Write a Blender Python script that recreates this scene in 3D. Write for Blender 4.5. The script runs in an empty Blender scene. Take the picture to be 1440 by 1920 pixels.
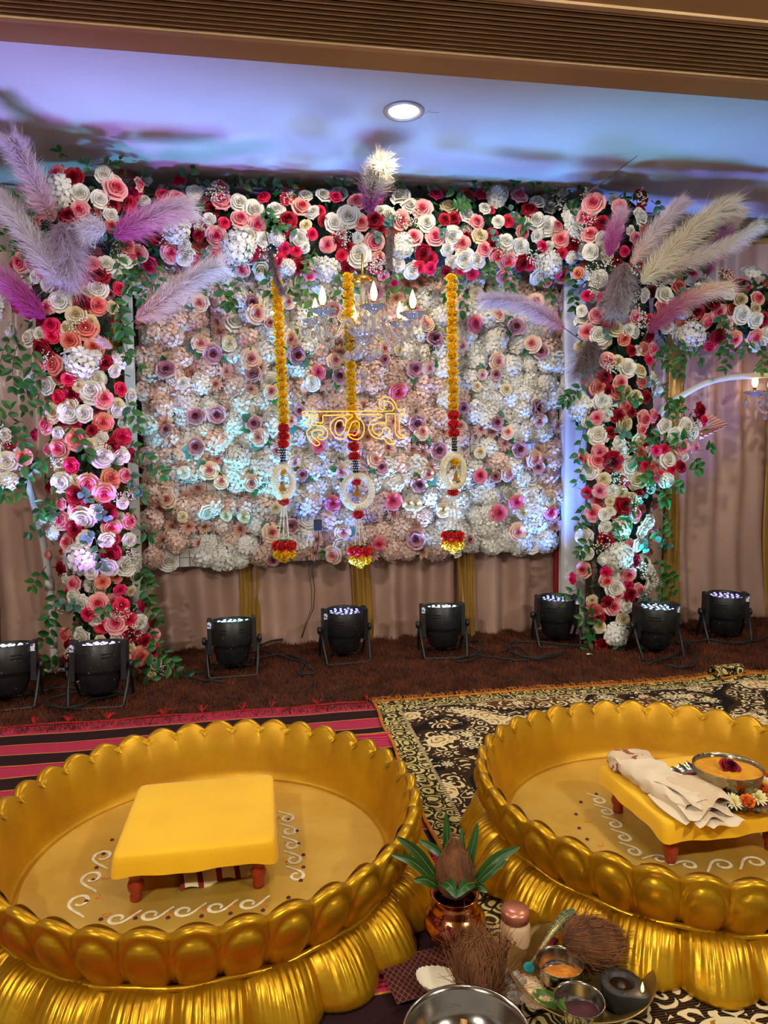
import bpy, math, random
import numpy as np
from mathutils import Vector, Matrix, Euler

SC = bpy.context.scene
COL = SC.collection
PI = math.pi
RND = random.Random(11)

# ------------------------------------------------------------------ camera
FPX = 1331.86
_p, _r, _y = 0.0733, 0.0136, 0.1653
FW = Vector((math.sin(_y)*math.cos(_p), math.cos(_y)*math.cos(_p), -math.sin(_p)))
_rt = Vector((math.cos(_y), -math.sin(_y), 0)); _dn = FW.cross(_rt)
RT = math.cos(_r)*_rt + math.sin(_r)*_dn
DN = -math.sin(_r)*_rt + math.cos(_r)*_dn
CAM = Vector((0, 0, 1.016))
cd = bpy.data.cameras.new('camera'); cam = bpy.data.objects.new('camera', cd); COL.objects.link(cam)
cd.sensor_fit = 'HORIZONTAL'; cd.sensor_width = 36; cd.lens = FPX*36/1440
cd.clip_start = 0.05; cd.clip_end = 50
cam.matrix_world = Matrix(((RT.x, -DN.x, -FW.x, CAM.x), (RT.y, -DN.y, -FW.y, CAM.y), (RT.z, -DN.z, -FW.z, CAM.z), (0, 0, 0, 1)))
SC.camera = cam

# ------------------------------------------------------------------ world, room lamps, exposure
SC.view_settings.view_transform = 'Standard'; SC.view_settings.look = 'None'
SC.view_settings.gamma = 1; SC.view_settings.use_curve_mapping = False
SC.view_settings.exposure = 0.0
SC.cycles.max_bounces = 6; SC.cycles.diffuse_bounces = 2; SC.cycles.glossy_bounces = 3; SC.cycles.transmission_bounces = 6
SC.cycles.use_light_tree = False; SC.cycles.sample_clamp_indirect = 3
w = bpy.data.worlds.new('room_ambient'); SC.world = w; w.use_nodes = True
w.node_tree.nodes['Background'].inputs[0].default_value = (1.0, 0.88, 0.74, 1)
w.node_tree.nodes['Background'].inputs[1].default_value = 0.28

def lamp(name, typ, loc, aim, energy, col, size=.1, spot=1.6, blend=.5):
    d = bpy.data.lights.new(name, typ); d.energy = energy; d.color = col
    if typ == 'AREA': d.shape = 'DISK'; d.size = size
    else: d.shadow_soft_size = size
    if typ == 'SPOT': d.spot_size = spot; d.spot_blend = blend
    o = bpy.data.objects.new(name, d); COL.objects.link(o); o.location = loc
    v = Vector(aim)-Vector(loc)
    o.rotation_euler = v.to_track_quat('-Z', 'Y').to_euler()
    return o
WARM = (1.0, .89, .68); SOFT = (1.0, .93, .84)
# recessed hall downlights in the lower ceiling, out of the frame
lamp('hall_lamp_light', 'AREA', (-1.35, 1.95, 2.28), (-1.1, 1.9, 0), 12, WARM, .16)
lamp('hall_lamp_light', 'AREA', (1.95, 1.95, 2.28), (1.7, 1.85, 0), 12, WARM, .16)
lamp('hall_lamp_light', 'AREA', (0.30, 0.75, 2.28), (0.35, 1.1, 0), 9, WARM, .16)
lamp('hall_lamp_light', 'AREA', (-1.3, -0.5, 2.28), (0.2, 3.4, 1.4), 76, SOFT, .16)
lamp('hall_lamp_light', 'AREA', (1.9, -0.5, 2.28), (0.9, 3.4, 1.4), 76, SOFT, .16)

# ------------------------------------------------------------------ helpers
def ray(x, y): return RT*((x-720)/FPX) + DN*((y-960)/FPX) + FW
def atY(x, y, Y):
    q = ray(x, y); return CAM + q*(Y/q.y)
def atZ(x, y, Z):
    q = ray(x, y); return CAM + q*((Z-CAM.z)/q.z)
def mpp(P): return (Vector(P)-CAM).dot(FW)/FPX      # metres per pixel at a point

def lin(c): c /= 255.0; return c/12.92 if c <= .04045 else ((c+.055)/1.055)**2.4
def C(r, g, b): return (lin(r), lin(g), lin(b), 1)

def tag(o, label=None, cat=None, group=None, kind=None):
    if label: o['label'] = label
    if cat: o['category'] = cat
    if group: o['group'] = group
    if kind: o['kind'] = kind
    return o
def thing(name, label, cat, loc=(0, 0, 0), group=None, rz=0):
    o = bpy.data.objects.new(name, None); COL.objects.link(o); o.empty_display_size = .05
    o.location = loc; o.rotation_euler = (0, 0, rz)
    return tag(o, label, cat, group)
def put(name, me, parent=None, mat=None):
    o = bpy.data.objects.new(name, me); COL.objects.link(o)
    if parent: o.parent = parent
    if mat is not None: o.matrix_basis = mat
    return o
def copy_tree(o, parent=None):
    c = o.copy(); COL.objects.link(c); c.parent = parent
    for ch in o.children:
        copy_tree(ch, c)
    return c

class MB:
    def __init__(s): s.v = []; s.f = []; s.a = []; s.mi = []
    def add(s, vs, fs, a=0.0, mi=0):
        n = len(s.v); s.v += [tuple(q) for q in vs]
        s.f += [tuple(i+n for i in f) for f in fs]; s.mi += [mi]*len(fs)
        s.a += list(a) if hasattr(a, '__len__') else [a]*len(vs)
        return s
    def grid(s, fn, nu, nv, cu=False, a=None, mi=0):
        """fn(u,v), u,v in 0..1; cu closes u"""
        vs = []; at = []
        mu = nu if cu else nu+1
        for j in range(nv+1):
            for i in range(mu):
                vs.append(fn(i/nu, j/nv)); at.append(a(i/nu, j/nv) if a else 0.0)
        fs = []
        for j in range(nv):
            for i in range(nu):
                i2 = (i+1) % mu
                fs.append((j*mu+i, j*mu+i2, (j+1)*mu+i2, (j+1)*mu+i))
        return s.add(vs, fs, at, mi)
    def lathe(s, prof, n=24, c=(0, 0, 0), mi=0, a=0.0):
        k = len(prof)-1
        def fn(u, v):
            r, z = prof[min(int(round(v*k)), k)]
            return (c[0]+r*math.cos(u*2*PI), c[1]+r*math.sin(u*2*PI), c[2]+z)
        return s.grid(fn, n, k, True, (lambda u, v: a), mi)
    def tube(s, pts, r, n=6, closed=False, cap=True, mi=0, a=None, flat=1.0):
        pts = [Vector(p) for p in pts]; m = len(pts)
        rr = r if hasattr(r, '__len__') else [r]*m
        vs = []; at = []; prev = None
        for i, p in enumerate(pts):
            t = (pts[(i+1) % m]-pts[i-1]) if closed else (pts[min(i+1, m-1)]-pts[max(i-1, 0)])
            t = t.normalized() if t.length > 1e-9 else Vector((0, 0, 1))
            if prev is None:
                nrm = t.orthogonal().normalized()
            else:
                nrm = prev-t*prev.dot(t); nrm = nrm.normalized() if nrm.length > 1e-6 else t.orthogonal().normalized()
            prev = nrm; b = t.cross(nrm)
            for k in range(n):
                an = 2*PI*k/n
                vs.append(p+nrm*(math.cos(an)*rr[i])+b*(math.sin(an)*rr[i]*flat)); at.append(a(i/(m-1)) if a else 0.0)
        fs = []
        for i in range(m if closed else m-1):
            i2 = (i+1) % m
            for k in range(n):
                k2 = (k+1) % n; fs.append((i*n+k, i*n+k2, i2*n+k2, i2*n+k))
        if cap and not closed:
            fs.append(tuple(range(n-1, -1, -1))); fs.append(tuple((m-1)*n+k for k in range(n)))
        return s.add(vs, fs, at, mi)
    def box(s, lo, hi, mi=0, M=None, bev=0.0):
        (a, b, c), (d, e, f) = lo, hi
        if bev <= 0:
            vs = [(a, b, c), (d, b, c), (d, e, c), (a, e, c), (a, b, f), (d, b, f), (d, e, f), (a, e, f)]
            fs = [(3, 2, 1, 0), (4, 5, 6, 7), (0, 1, 5, 4), (1, 2, 6, 5), (2, 3, 7, 6), (3, 0, 4, 7)]
        else:
            vs = []
            for z, i in ((c, bev), (c+bev, 0), (f-bev, 0), (f, bev)):
                vs += [(a+i, b+i, z), (d-i, b+i, z), (d-i, e-i, z), (a+i, e-i, z)]
            fs = [(3, 2, 1, 0), (12, 13, 14, 15)]
            for l in range(3):
                for k in range(4):
                    k2 = (k+1) % 4; fs.append((l*4+k, l*4+k2, l*4+4+k2, l*4+4+k))
        if M: vs = [M @ Vector(q) for q in vs]
        return s.add(vs, fs, 0.0, mi)
    def sphere(s, c, r, nu=10, nv=6, mi=0, a=0.0, sc=(1, 1, 1)):
        return s.grid(lambda u, v: (c[0]+sc[0]*r*math.sin(v*PI)*math.cos(u*2*PI), c[1]+sc[1]*r*math.sin(v*PI)*math.sin(u*2*PI), c[2]-sc[2]*r*math.cos(v*PI)), nu, nv, True, (lambda u, v: a), mi)
    def mesh(s, name, mats, smooth=True):
        me = bpy.data.meshes.new(name); me.from_pydata(s.v, [], s.f)
        for m in (mats if isinstance(mats, (list, tuple)) else [mats]): me.materials.append(m)
        if any(s.a):
            at = me.attributes.new('g', 'FLOAT', 'POINT'); at.data.foreach_set('value', np.array(s.a, dtype=np.float32))
        if any(s.mi): me.polygons.foreach_set('material_index', np.array(s.mi, dtype=np.int32))
        if smooth: me.polygons.foreach_set('use_smooth', np.ones(len(s.f), dtype=bool))
        me.update(); return me
    def build(s, name, mats, parent=None, smooth=True, mat=None):
        return put(name, s.mesh(name, mats, smooth), parent, mat)

def catmull(P, n=6, closed=False):
    P = [Vector(p) for p in P]; m = len(P); out = []
    for i in range(m if closed else m-1):
        p0 = P[i-1] if (closed or i > 0) else P[0]
        p1 = P[i]; p2 = P[(i+1) % m]; p3 = P[(i+2) % m] if (closed or i+2 < m) else P[-1]
        for k in range(n):
            t = k/n
            out.append(.5*((2*p1)+(p2-p0)*t+(2*p0-5*p1+4*p2-p3)*t*t+(3*p1-p0-3*p2+p3)*t*t*t))
    if not closed: out.append(P[-1].copy())
    return out
def frame(n, up=(0, 0, 1), spin=0.0):
    """rotation matrix whose Z is n"""
    z = Vector(n).normalized(); u = Vector(up)
    x = u.cross(z)
    if x.length < 1e-4: x = Vector((1, 0, 0)).cross(z)
    x.normalize(); y = z.cross(x)
    m = Matrix((x, y, z)).transposed().to_4x4()
    return m @ Matrix.Rotation(spin, 4, 'Z')
def hash1(i): return (math.sin(i*12.9898+4.1)*43758.5453) % 1.0

# ------------------------------------------------------------------ materials
MATS = {}
def _new(name):
    m = bpy.data.materials.new(name); m.use_nodes = True
    nt = m.node_tree; b = nt.nodes['Principled BSDF']; return m, nt, b
def _set(b, rough, metal, spec=None, sheen=0, trans=0, ior=None, sss=0, coat=0):
    b.inputs['Roughness'].default_value = rough; b.inputs['Metallic'].default_value = metal
    if spec is not None: b.inputs['Specular IOR Level'].default_value = spec
    if sheen: b.inputs['Sheen Weight'].default_value = sheen
    if trans: b.inputs['Transmission Weight'].default_value = trans
    if ior: b.inputs['IOR'].default_value = ior
    if sss:
        b.inputs['Subsurface Weight'].default_value = sss; b.inputs['Subsurface Radius'].default_value = (.01, .006, .004)
    if coat: b.inputs['Coat Weight'].default_value = coat
def mat(name, c1, c2=None, scale=12, rough=.5, metal=0, bump=0, bscale=60, rnd=0.0, stretch=(1, 1, 1), emit=None, es=0, detail=3, lo=.35, hi=.65, rough2=None, **kw):
    """noise mix of two colours, bump, per-object brightness jitter"""
    if name in MATS: return MATS[name]
    m, nt, b = _new(name); N = nt.nodes.new; L = nt.links.new
    _set(b, rough, metal, **kw)
    c2 = c2 or tuple(x*.82 for x in c1[:3])+(1,)
    tc = N('ShaderNodeTexCoord'); mp = N('ShaderNodeMapping'); L(tc.outputs['Object'], mp.inputs[0]); mp.inputs['Scale'].default_value = stretch
    no = N('ShaderNodeTexNoise'); no.inputs['Scale'].default_value = scale; no.inputs['Detail'].default_value = detail; L(mp.outputs[0], no.inputs['Vector'])
    rp = N('ShaderNodeValToRGB'); rp.color_ramp.elements[0].position = lo; rp.color_ramp.elements[1].position = hi
    rp.color_ramp.elements[0].color = c1; rp.color_ramp.elements[1].color = c2; L(no.outputs[0], rp.inputs[0])
    out = rp.outputs[0]
    if rnd:
        oi = N('ShaderNodeObjectInfo'); mr = N('ShaderNodeMapRange'); L(oi.outputs['Random'], mr.inputs[0])
        mr.inputs['To Min'].default_value = 1-rnd; mr.inputs['To Max'].default_value = 1+rnd*.6
        hs = N('ShaderNodeHueSaturation'); L(out, hs.inputs['Color']); L(mr.outputs[0], hs.inputs['Value']); out = hs.outputs[0]
    L(out, b.inputs['Base Color'])
    if rough2 is not None:
        mr = N('ShaderNodeMapRange'); L(no.outputs[0], mr.inputs[0]); mr.inputs['From Min'].default_value = .3; mr.inputs['From Max'].default_value = .7
        mr.inputs['To Min'].default_value = rough; mr.inputs['To Max'].default_value = rough2; L(mr.outputs[0], b.inputs['Roughness'])
    if bump:
        n2 = N('ShaderNodeTexNoise'); n2.inputs['Scale'].default_value = bscale; n2.inputs['Detail'].default_value = 4; L(mp.outputs[0], n2.inputs['Vector'])
        bp = N('ShaderNodeBump'); bp.inputs['Strength'].default_value = bump; bp.inputs['Distance'].default_value = .01; L(n2.outputs[0], bp.inputs['Height']); L(bp.outputs[0], b.inputs['Normal'])
    if emit:
        b.inputs['Emission Color'].default_value = emit; b.inputs['Emission Strength'].default_value = es; m.cycles.emission_sampling = 'NONE'
    MATS[name] = m; return m
def ramp(name, stops, rough=.5, rnd=.12, hue=0.0, sheen=0, sss=0, trl=0.0, spec=.3, metal=0):
    """colour ramp over the mesh attribute g (petal position), with per-object jitter"""
    if name in MATS: return MATS[name]
    m, nt, b = _new(name); N = nt.nodes.new; L = nt.links.new
    _set(b, rough, metal, spec=spec, sheen=sheen, sss=sss)
    at = N('ShaderNodeAttribute'); at.attribute_name = 'g'
    rp = N('ShaderNodeValToRGB'); cr = rp.color_ramp
    while len(cr.elements) < len(stops): cr.elements.new(.5)
    for e, (p, c) in zip(cr.elements, stops): e.position = p; e.color = c
    L(at.outputs['Fac'], rp.inputs[0])
    oi = N('ShaderNodeObjectInfo'); mr = N('ShaderNodeMapRange'); L(oi.outputs['Random'], mr.inputs[0])
    mr.inputs['To Min'].default_value = 1-rnd; mr.inputs['To Max'].default_value = 1+rnd*.5
    hs = N('ShaderNodeHueSaturation'); L(rp.outputs[0], hs.inputs['Color']); L(mr.outputs[0], hs.inputs['Value'])
    if hue:
        mh = N('ShaderNodeMapRange'); ml = N('ShaderNodeMath'); ml.operation = 'FRACT'; m2 = N('ShaderNodeMath'); m2.operation = 'MULTIPLY'; m2.inputs[1].default_value = 17.3
        L(oi.outputs['Random'], m2.inputs[0]); L(m2.outputs[0], ml.inputs[0]); L(ml.outputs[0], mh.inputs[0])
        mh.inputs['To Min'].default_value = .5-hue; mh.inputs['To Max'].default_value = .5+hue; L(mh.outputs[0], hs.inputs['Hue'])
    L(hs.outputs[0], b.inputs['Base Color'])
    if trl:
        tr = N('ShaderNodeBsdfTranslucent'); L(hs.outputs[0], tr.inputs[0]); mx = N('ShaderNodeMixShader'); mx.inputs[0].default_value = trl
        L(b.outputs[0], mx.inputs[1]); L(tr.outputs[0], mx.inputs[2]); L(mx.outputs[0], nt.nodes['Material Output'].inputs['Surface'])
    MATS[name] = m; return m
# ------------------------------------------------------------------ the room
ZC, ZS, YW = 2.44, 2.30, 4.06
m_ceiling = mat('ceiling_paint', C(206, 206, 210), C(198, 198, 203), 2, .75)
m_soffit = mat('soffit_paint', C(186, 150, 104), C(176, 140, 96), 3, .6)
m_wall = mat('wall_paint', C(226, 214, 180), C(216, 204, 170), 3, .75)
m_carpet = mat('shag_carpet', C(88, 46, 28), C(54, 27, 17), 26, .95, bump=.8, bscale=240)

def struct(name, mb, m, smooth=False):
    o = mb.build(name, m, smooth=smooth); o['kind'] = 'structure'; return o
struct('floor', MB().box((-4.5, -2.5, -.05), (7, YW, 0)), m_carpet)
struct('wall_back', MB().box((-4.5, YW, 0), (7, YW+.1, ZC)), m_wall)
struct('ceiling', MB().box((-4.5, 2.416, ZC), (7, YW+.1, ZC+.08)), m_ceiling)
struct('trim_1', MB().box((-4.5, 2.298, ZS), (7, 2.416, ZC+.08)), m_soffit)
struct('trim_2', MB().box((-4.5, -2.5, ZS), (7, 1.985, ZC+.08)), m_soffit)
tag(MB().box((-4.5, YW-.025, ZC-.035), (7, YW, ZC)).build('trim_3', m_wall, smooth=False), kind='structure')
# linear air grille between the two soffit strips: slats run along the room
vent = thing('air_vent', 'long linear ceiling air grille with thin slats', 'air vent', (0, 2.14, ZS))
m_dark = mat('vent_dark', C(6, 5, 5), C(4, 3, 3), 5, .95)
m_slat = mat('vent_slat', C(206, 172, 128), C(190, 156, 112), 4, .5)
MB().box((-4.5, -.155, .06), (7, .158, .07)).build('duct_backing', m_dark, vent, False)
MB().box((-4.5, .135, -.008), (7, .158, .004)).box((-4.5, -.155, -.008), (7, -.135, .004)).build('frame', m_slat, vent, False)
slat_me = MB().box((-4.5, -.0028, -.002), (7, .0028, .006)).mesh('slat', m_slat, False)
for k in range(11):
    put('slat', slat_me, vent, Matrix.Translation((0, -.118+k*.0236, 0)))

# the recessed downlight
P = atZ(757, 208, ZC)
dl = thing('downlight', 'round recessed downlight glowing warm white in the ceiling', 'downlight', (P.x, P.y, ZC))
m_ring = mat('lamp_ring', C(190, 190, 195), C(170, 170, 176), 8, .35, .4)
m_glow = mat('lamp_glow', C(255, 240, 215), None, 8, .5, emit=(1, .88, .66, 1), es=9)
MB().lathe([(.062, .012), (.062, -.004), (.07, -.008), (.083, -.006), (.086, 0)], 32).build('trim_ring', m_ring, dl)
MB().lathe([(0, -.0035), (.03, -.0035), (.05, -.003), (.062, -.002)], 24).build('lens', m_glow, dl)
led = MB()
for i in range(7):
    a = i*PI/3; rr = .032 if i else 0
    led.lathe([(0, -.004), (.008, -.003), (.010, .003)], 8, (rr*math.cos(a), rr*math.sin(a), -.002))
led.build('led_lenses', m_glow, dl)
lamp('downlight_light', 'SPOT', (P.x, P.y, ZC-.02), (P.x, P.y-.15, 0), 48, (1, .84, .60), .05, 3.11, .03)
# strip of peeling tape beside it
tp = MB().box((-.006, -.03, -.001), (.006, .03, 0)).box((.005, -.012, -.0012), (.05, -.004, -.0002), M=Matrix.Rotation(-.5, 4, 'Z'))
o = tp.build('tape_scrap', mat('tape', C(222, 220, 212), None, 20, .4), smooth=False); o.location = (P.x+.098, P.y+.01, ZC-.0005); o.rotation_euler = (0, 0, .4)
tag(o, 'torn strip of clear tape stuck beside the ceiling downlight', 'tape')

# satin curtains with gold tissue between them
m_satin = mat('taupe_satin', C(186, 152, 136), C(164, 130, 114), 3, .34, bump=.14, bscale=9, stretch=(1, 1, .35), spec=.6)
m_tissue = mat('gold_tissue', C(176, 138, 62), C(146, 106, 44), 5, .28, .25, bump=.12, bscale=14, stretch=(1, 1, .3), spec=.6)
def curtain(x0, x1, m, seed, name, label, yoff=0.0, amp=.026, fold=.17):
    r = random.Random(seed); n = max(16, int((x1-x0)/.012)); nf = max(2, round((x1-x0)/fold))
    ph = r.random()*6; ph2 = r.random()*6
    o = thing(name, label, 'curtain', (x0, 3.96+yoff, 0), 'curtains behind the flower frame')
    def fn(u, v):
        z = v*2.32
        s = .5+.5*math.sin(ph2+u*5)
        y = amp*math.sin(ph+u*nf*2*PI+.5*math.sin(v*3+ph))*(.75+.35*s)+.008*math.sin(u*nf*5+z*4+ph2)
        y += .010*math.sin(u*nf*9+ph2+z*1.5)*(.5+.5*math.sin(u*6+z*2))+.014*(1-v)**6*math.sin(u*23+ph)-.03*(1-v)**8
        if z < .32: y += .010*math.sin(z*34+u*7+ph)*(1-z/.32)
        return ((x1-x0)*u+.006*math.sin(z*7+ph), y, z)
    MB().grid(fn, n, 34).build('drape', m, o)
    MB().grid(lambda u, v: Vector(fn(u, .985+.015*v))+Vector((0, -.006, 0)), n, 1).build('top_hem', m_tissue, o)
    return o
xs = [-3.0, -2.2, -1.45, -.78, -.10, .52, 1.12, 1.78, 2.42, 3.1, 3.9, 4.8]
where = ['beyond the left edge', 'at the far left edge', 'behind the left flower cluster', 'behind the left flower pillar', 'below the panel left end', 'below the panel middle', 'below the panel right end', 'behind the white column', 'right of the right pillar', 'behind the right crystal lamp', 'beyond the right edge']
for i in range(len(xs)-1):
    curtain(xs[i]-.02, xs[i+1]+.02, m_satin, i, 'satin_curtain', 'taupe satin curtain '+where[i])
    if i: curtain(xs[i]-.055, xs[i]+.055, m_tissue, 50+i, 'tissue_drape', 'narrow gold tissue drape hanging just left of the curtain '+where[i], -.035, .012, .07)
rod = MB().tube([(-3.2, 0, 0), (5, 0, 0)], .013, 10).build('curtain_rod', mat('brass_rod', C(150, 110, 40), None, 10, .35, .8)); rod.location = (0, 3.95, 2.335)
tag(rod, 'thin gold rod along the top of the curtains', 'curtain rod')

# shag pile on the carpet strip in front of the curtains
rg = np.random.default_rng(5); n = 80000
px = rg.uniform(-2.0, 4.2, n); py = rg.uniform(2.80, 3.97, n)
h = rg.uniform(.012, .026, n); an = rg.uniform(0, 2*PI, n); le = rg.uniform(.004, .02, n)
cl = np.sin(px*9+py*4)*np.cos(py*11-px*3); lean = 1.2*cl+an*.5
wd = .0022; bx, by = np.cos(an)*wd, np.sin(an)*wd
V = np.empty((n, 3, 3)); V[:, 0] = np.stack([px-bx, py-by, np.zeros(n)], 1); V[:, 1] = np.stack([px+bx, py+by, np.zeros(n)], 1)
V[:, 2] = np.stack([px+np.cos(lean)*le, py+np.sin(lean)*le, h], 1)
me = bpy.data.meshes.new('carpet_pile'); me.vertices.add(n*3); me.vertices.foreach_set('co', V.ravel())
me.loops.add(n*3); me.loops.foreach_set('vertex_index', np.arange(n*3, dtype=np.int32))
me.polygons.add(n); me.polygons.foreach_set('loop_start', np.arange(0, n*3, 3, dtype=np.int32)); me.update(calc_edges=True)
me.materials.append(mat('shag_fibre', C(110, 58, 36), C(66, 33, 21), 9, .9, spec=.1))
tag(put('carpet_pile', me), 'brown shag carpet pile on the floor below the curtains', 'carpet', kind='stuff')
# ------------------------------------------------------------------ flower, leaf and plume meshes (unit radius, facing +Z)
def petal(mb, th0, wid, R, H, z0, curl, g0, g1, nu=4, nv=4, rag=0.0, seed=0):
    def fn(u, v):
        s = u*2-1
        wv = wid*(.35+.65*math.sin(min(1, v*1.15)*PI*.5))*(1-.25*max(0, v-.75)/.25*abs(s)**3)
        th = th0+s*wv
        r = R*(.14+.74*min(1, v/.5)**.7)+R*(.06+curl*.9)*max(0, (v-.6)/.4)**1.4
        z = z0+(H-z0)*v-.30*R*abs(s)**2.4*v-curl*R*.5*max(0, (v-.7)/.3)**2+rag*math.sin(s*7+seed)*v
        return (r*math.cos(th), r*math.sin(th), z)
    mb.grid(fn, nu, nv, a=lambda u, v: max(.01, g0+(g1-g0)*v))
def rose_mb(seed, open_=1.0):
    r = random.Random(seed); mb = MB()
    lay = [(2, .11, .50), (3, .22, .50), (4, .36, .47), (5, .53, .38), (5, .74, .22), (6, .98, .0)]
    for k, (n, R, H) in enumerate(lay):
        o = r.random()*6
        for i in range(n):
            petal(mb, o+2*PI*(i+.25*r.uniform(-1, 1))/n, PI/n*1.45, R*r.uniform(.92, 1.06), H*open_+r.uniform(-.04, .04), H-(.40+.06*k), .04+.065*k, k/7.5, (k+1.5)/7.5, 4, 5, .02, r.random()*6)
    mb.sphere((0, 0, .36), .10, 6, 4, a=.12)
    mb.lathe([(0, -.12), (.3, -.12), (.6, -.16), (.86, -.26), (.5, -.5), (0, -.6)], 12, a=.55)
    return mb
def peony_mb(seed):
    r = random.Random(seed); mb = MB()
    for k, (n, R, H) in enumerate([(7, .22, .16), (8, .38, .22), (5, .72, .42), (5, .90, .34), (6, 1.02, .08)]):
        o = r.random()*6
        for i in range(n):
            petal(mb, o+2*PI*i/n+r.uniform(-.15, .15), PI/n*1.4, R*r.uniform(.9, 1.08), H+r.uniform(-.06, .06), H-(.34+.08*k), .05 if k < 4 else .25, k/5, (k+1)/5, 4, 4, .05, r.random()*6)
    return mb
def floret(mb, P, n, size, spin, r, g):
    F = frame(n, (.3, .2, .9), spin)
    for k in range(4):
        a = k*PI/2; ca, sa = math.cos(a), math.sin(a)
        pts = [(.06, 0, 0), (.42, -.36, .10), (.50, 0, .16), (.42, .36, .10), (.86, -.38, .10+.14*r.random()), (.95, 0, .06), (.86, .38, .10+.14*r.random())]
        vs = []
        for x, y, z in pts:
            vs.append(Vector(P)+F.to_3x3() @ Vector(((x*ca-y*sa)*size, (x*sa+y*ca)*size, z*size)))
        mb.add(vs, [(0, 1, 2), (0, 2, 3), (1, 4, 5, 2), (2, 5, 6, 3)], [max(.01, g*.5)]+[g]*3+[min(1, g+.2)]*3)
def hydrangea_mb(seed, n=36, size=.40, flat=.7):
    r = random.Random(seed); mb = MB(); ga = PI*(3-math.sqrt(5))
    for i in range(n):
        z = 1-(i+.5)/n*1.05; rr = math.sqrt(max(0, 1-z*z)); a = i*ga
        nrm = Vector((rr*math.cos(a), rr*math.sin(a), z))+Vector((r.gauss(0, .18), r.gauss(0, .18), r.gauss(0, .12)))
        k = r.uniform(.8, 1.05)
        floret(mb, (rr*math.cos(a)*k, rr*math.sin(a)*k, z*flat*k), nrm, size*r.uniform(.8, 1.2), r.random()*6, r, r.uniform(.2, .8))
    return mb
def mum_mb(seed, n=70):
    r = random.Random(seed); mb = MB()
    for i in range(n):
        t = i/n; el = PI*.5*(1-t**.8)*.98; a = i*2.4+r.uniform(-.2, .2); L = .62+.42*t
        d = Vector((math.cos(el)*math.cos(a), math.cos(el)*math.sin(a), math.sin(el)))
        s = Vector((-math.sin(a), math.cos(a), 0))*.13
        b = d*.18; m_ = d*L*.7+Vector((0, 0, .04)); e = d*L+Vector((0, 0, .10-.1*t))
        mb.add([b-s*.4, b+s*.4, m_-s, m_+s, e], [(0, 1, 3, 2), (2, 3, 4)], [max(.02, t*.6)]*2+[t*.6+.2]*2+[min(1, t*.6+.4)])
    return mb
def babysbreath_mb(seed, n=34):
    r = random.Random(seed); mb = MB()
    for i in range(n):
        a = r.random()*2*PI; q = r.random()**.6
        e = Vector((math.cos(a)*q, math.sin(a)*q, .25+.55*r.random()))
        mb.tube([(0, 0, -.5), e*.5+Vector((0, 0, -.1)), e], [.02, .014, .01], 3, cap=False, a=lambda t: .02)
        for k in range(2):
            mb.sphere(e+Vector((r.gauss(0, .06), r.gauss(0, .06), r.gauss(0, .05))), .055+.03*r.random(), 5, 3, a=.9)
    return mb
def leaf_me(name, m, wid=.29, fold=.12, droop=.18):
    """unit-length leaf along +Y, face +Z"""
    def fn(u, v):
        s = u*2-1; w_ = wid*math.sin(v**.82*PI)**.85 if 0 < v < 1 else 0
        return (s*w_, v, fold*abs(s)*math.sin(v*PI)-droop*v*v+.02)
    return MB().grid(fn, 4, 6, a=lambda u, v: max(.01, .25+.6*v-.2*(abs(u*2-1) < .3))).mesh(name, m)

W_ = C(238, 234, 224); fm = {}
fm['W'] = ramp('rose_white', [(0, C(226, 218, 180)), (.3, C(242, 238, 222)), (1, C(250, 247, 241))], .55, .08, trl=.18)
fm['C'] = ramp('rose_cream', [(0, C(206, 176, 110)), (.4, C(228, 208, 160)), (1, C(238, 226, 194))], .55, .10, trl=.18)
fm['P'] = ramp('rose_pink', [(0, C(210, 22, 74)), (.32, C(236, 70, 112)), (.6, C(246, 150, 156)), (1, C(251, 200, 192))], .5, .12, .012, trl=.18)
fm['O'] = ramp('rose_peach', [(0, C(206, 52, 60)), (.4, C(232, 108, 96)), (1, C(244, 170, 148))], .5, .10, .012, trl=.18)
fm['R'] = ramp('rose_red', [(0, C(90, 4, 20)), (.5, C(146, 10, 34)), (1, C(172, 20, 44))], .45, .15, trl=.12)
fm['M'] = ramp('rose_magenta', [(0, C(190, 8, 60)), (.5, C(228, 26, 84)), (1, C(240, 66, 110))], .5, .10, .008, trl=.15)
fm['H'] = ramp('hydrangea_white', [(0, C(220, 220, 190)), (.4, C(240, 238, 230)), (1, C(248, 247, 243))], .5, .05, trl=.2)
fm['K'] = ramp('wall_rose_pink', [(0, C(226, 60, 96)), (.3, C(240, 130, 140)), (.55, C(246, 200, 176)), (1, C(247, 228, 200))], .5, .08, trl=.18)
fm['V'] = ramp('peony_mauve', [(0, C(70, 16, 44)), (.38, C(120, 52, 84)), (.5, C(198, 140, 154)), (1, C(232, 186, 186))], .5, .12, .02, trl=.15)
fm['D'] = ramp('wall_rose_deep', [(0, C(190, 20, 60)), (.45, C(226, 84, 120)), (1, C(240, 150, 166))], .5, .08, trl=.15)
fm['B'] = ramp('hydrangea_blush', [(0, C(222, 178, 152)), (.5, C(241, 210, 194)), (1, C(249, 230, 220))], .55, .08, .01, trl=.2)
fm['U'] = ramp('mum_blush', [(0, C(214, 148, 124)), (.5, C(236, 186, 166)), (1, C(245, 216, 202))], .55, .10, .012, trl=.15)
fm['Y'] = fm['C']
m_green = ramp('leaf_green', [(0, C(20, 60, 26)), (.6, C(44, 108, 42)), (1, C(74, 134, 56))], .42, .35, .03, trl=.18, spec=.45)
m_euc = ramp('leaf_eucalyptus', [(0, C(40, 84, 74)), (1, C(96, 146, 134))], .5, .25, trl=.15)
m_dkgreen = mat('foliage_dark', C(16, 38, 20), C(10, 24, 14), 30, .7)
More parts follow.
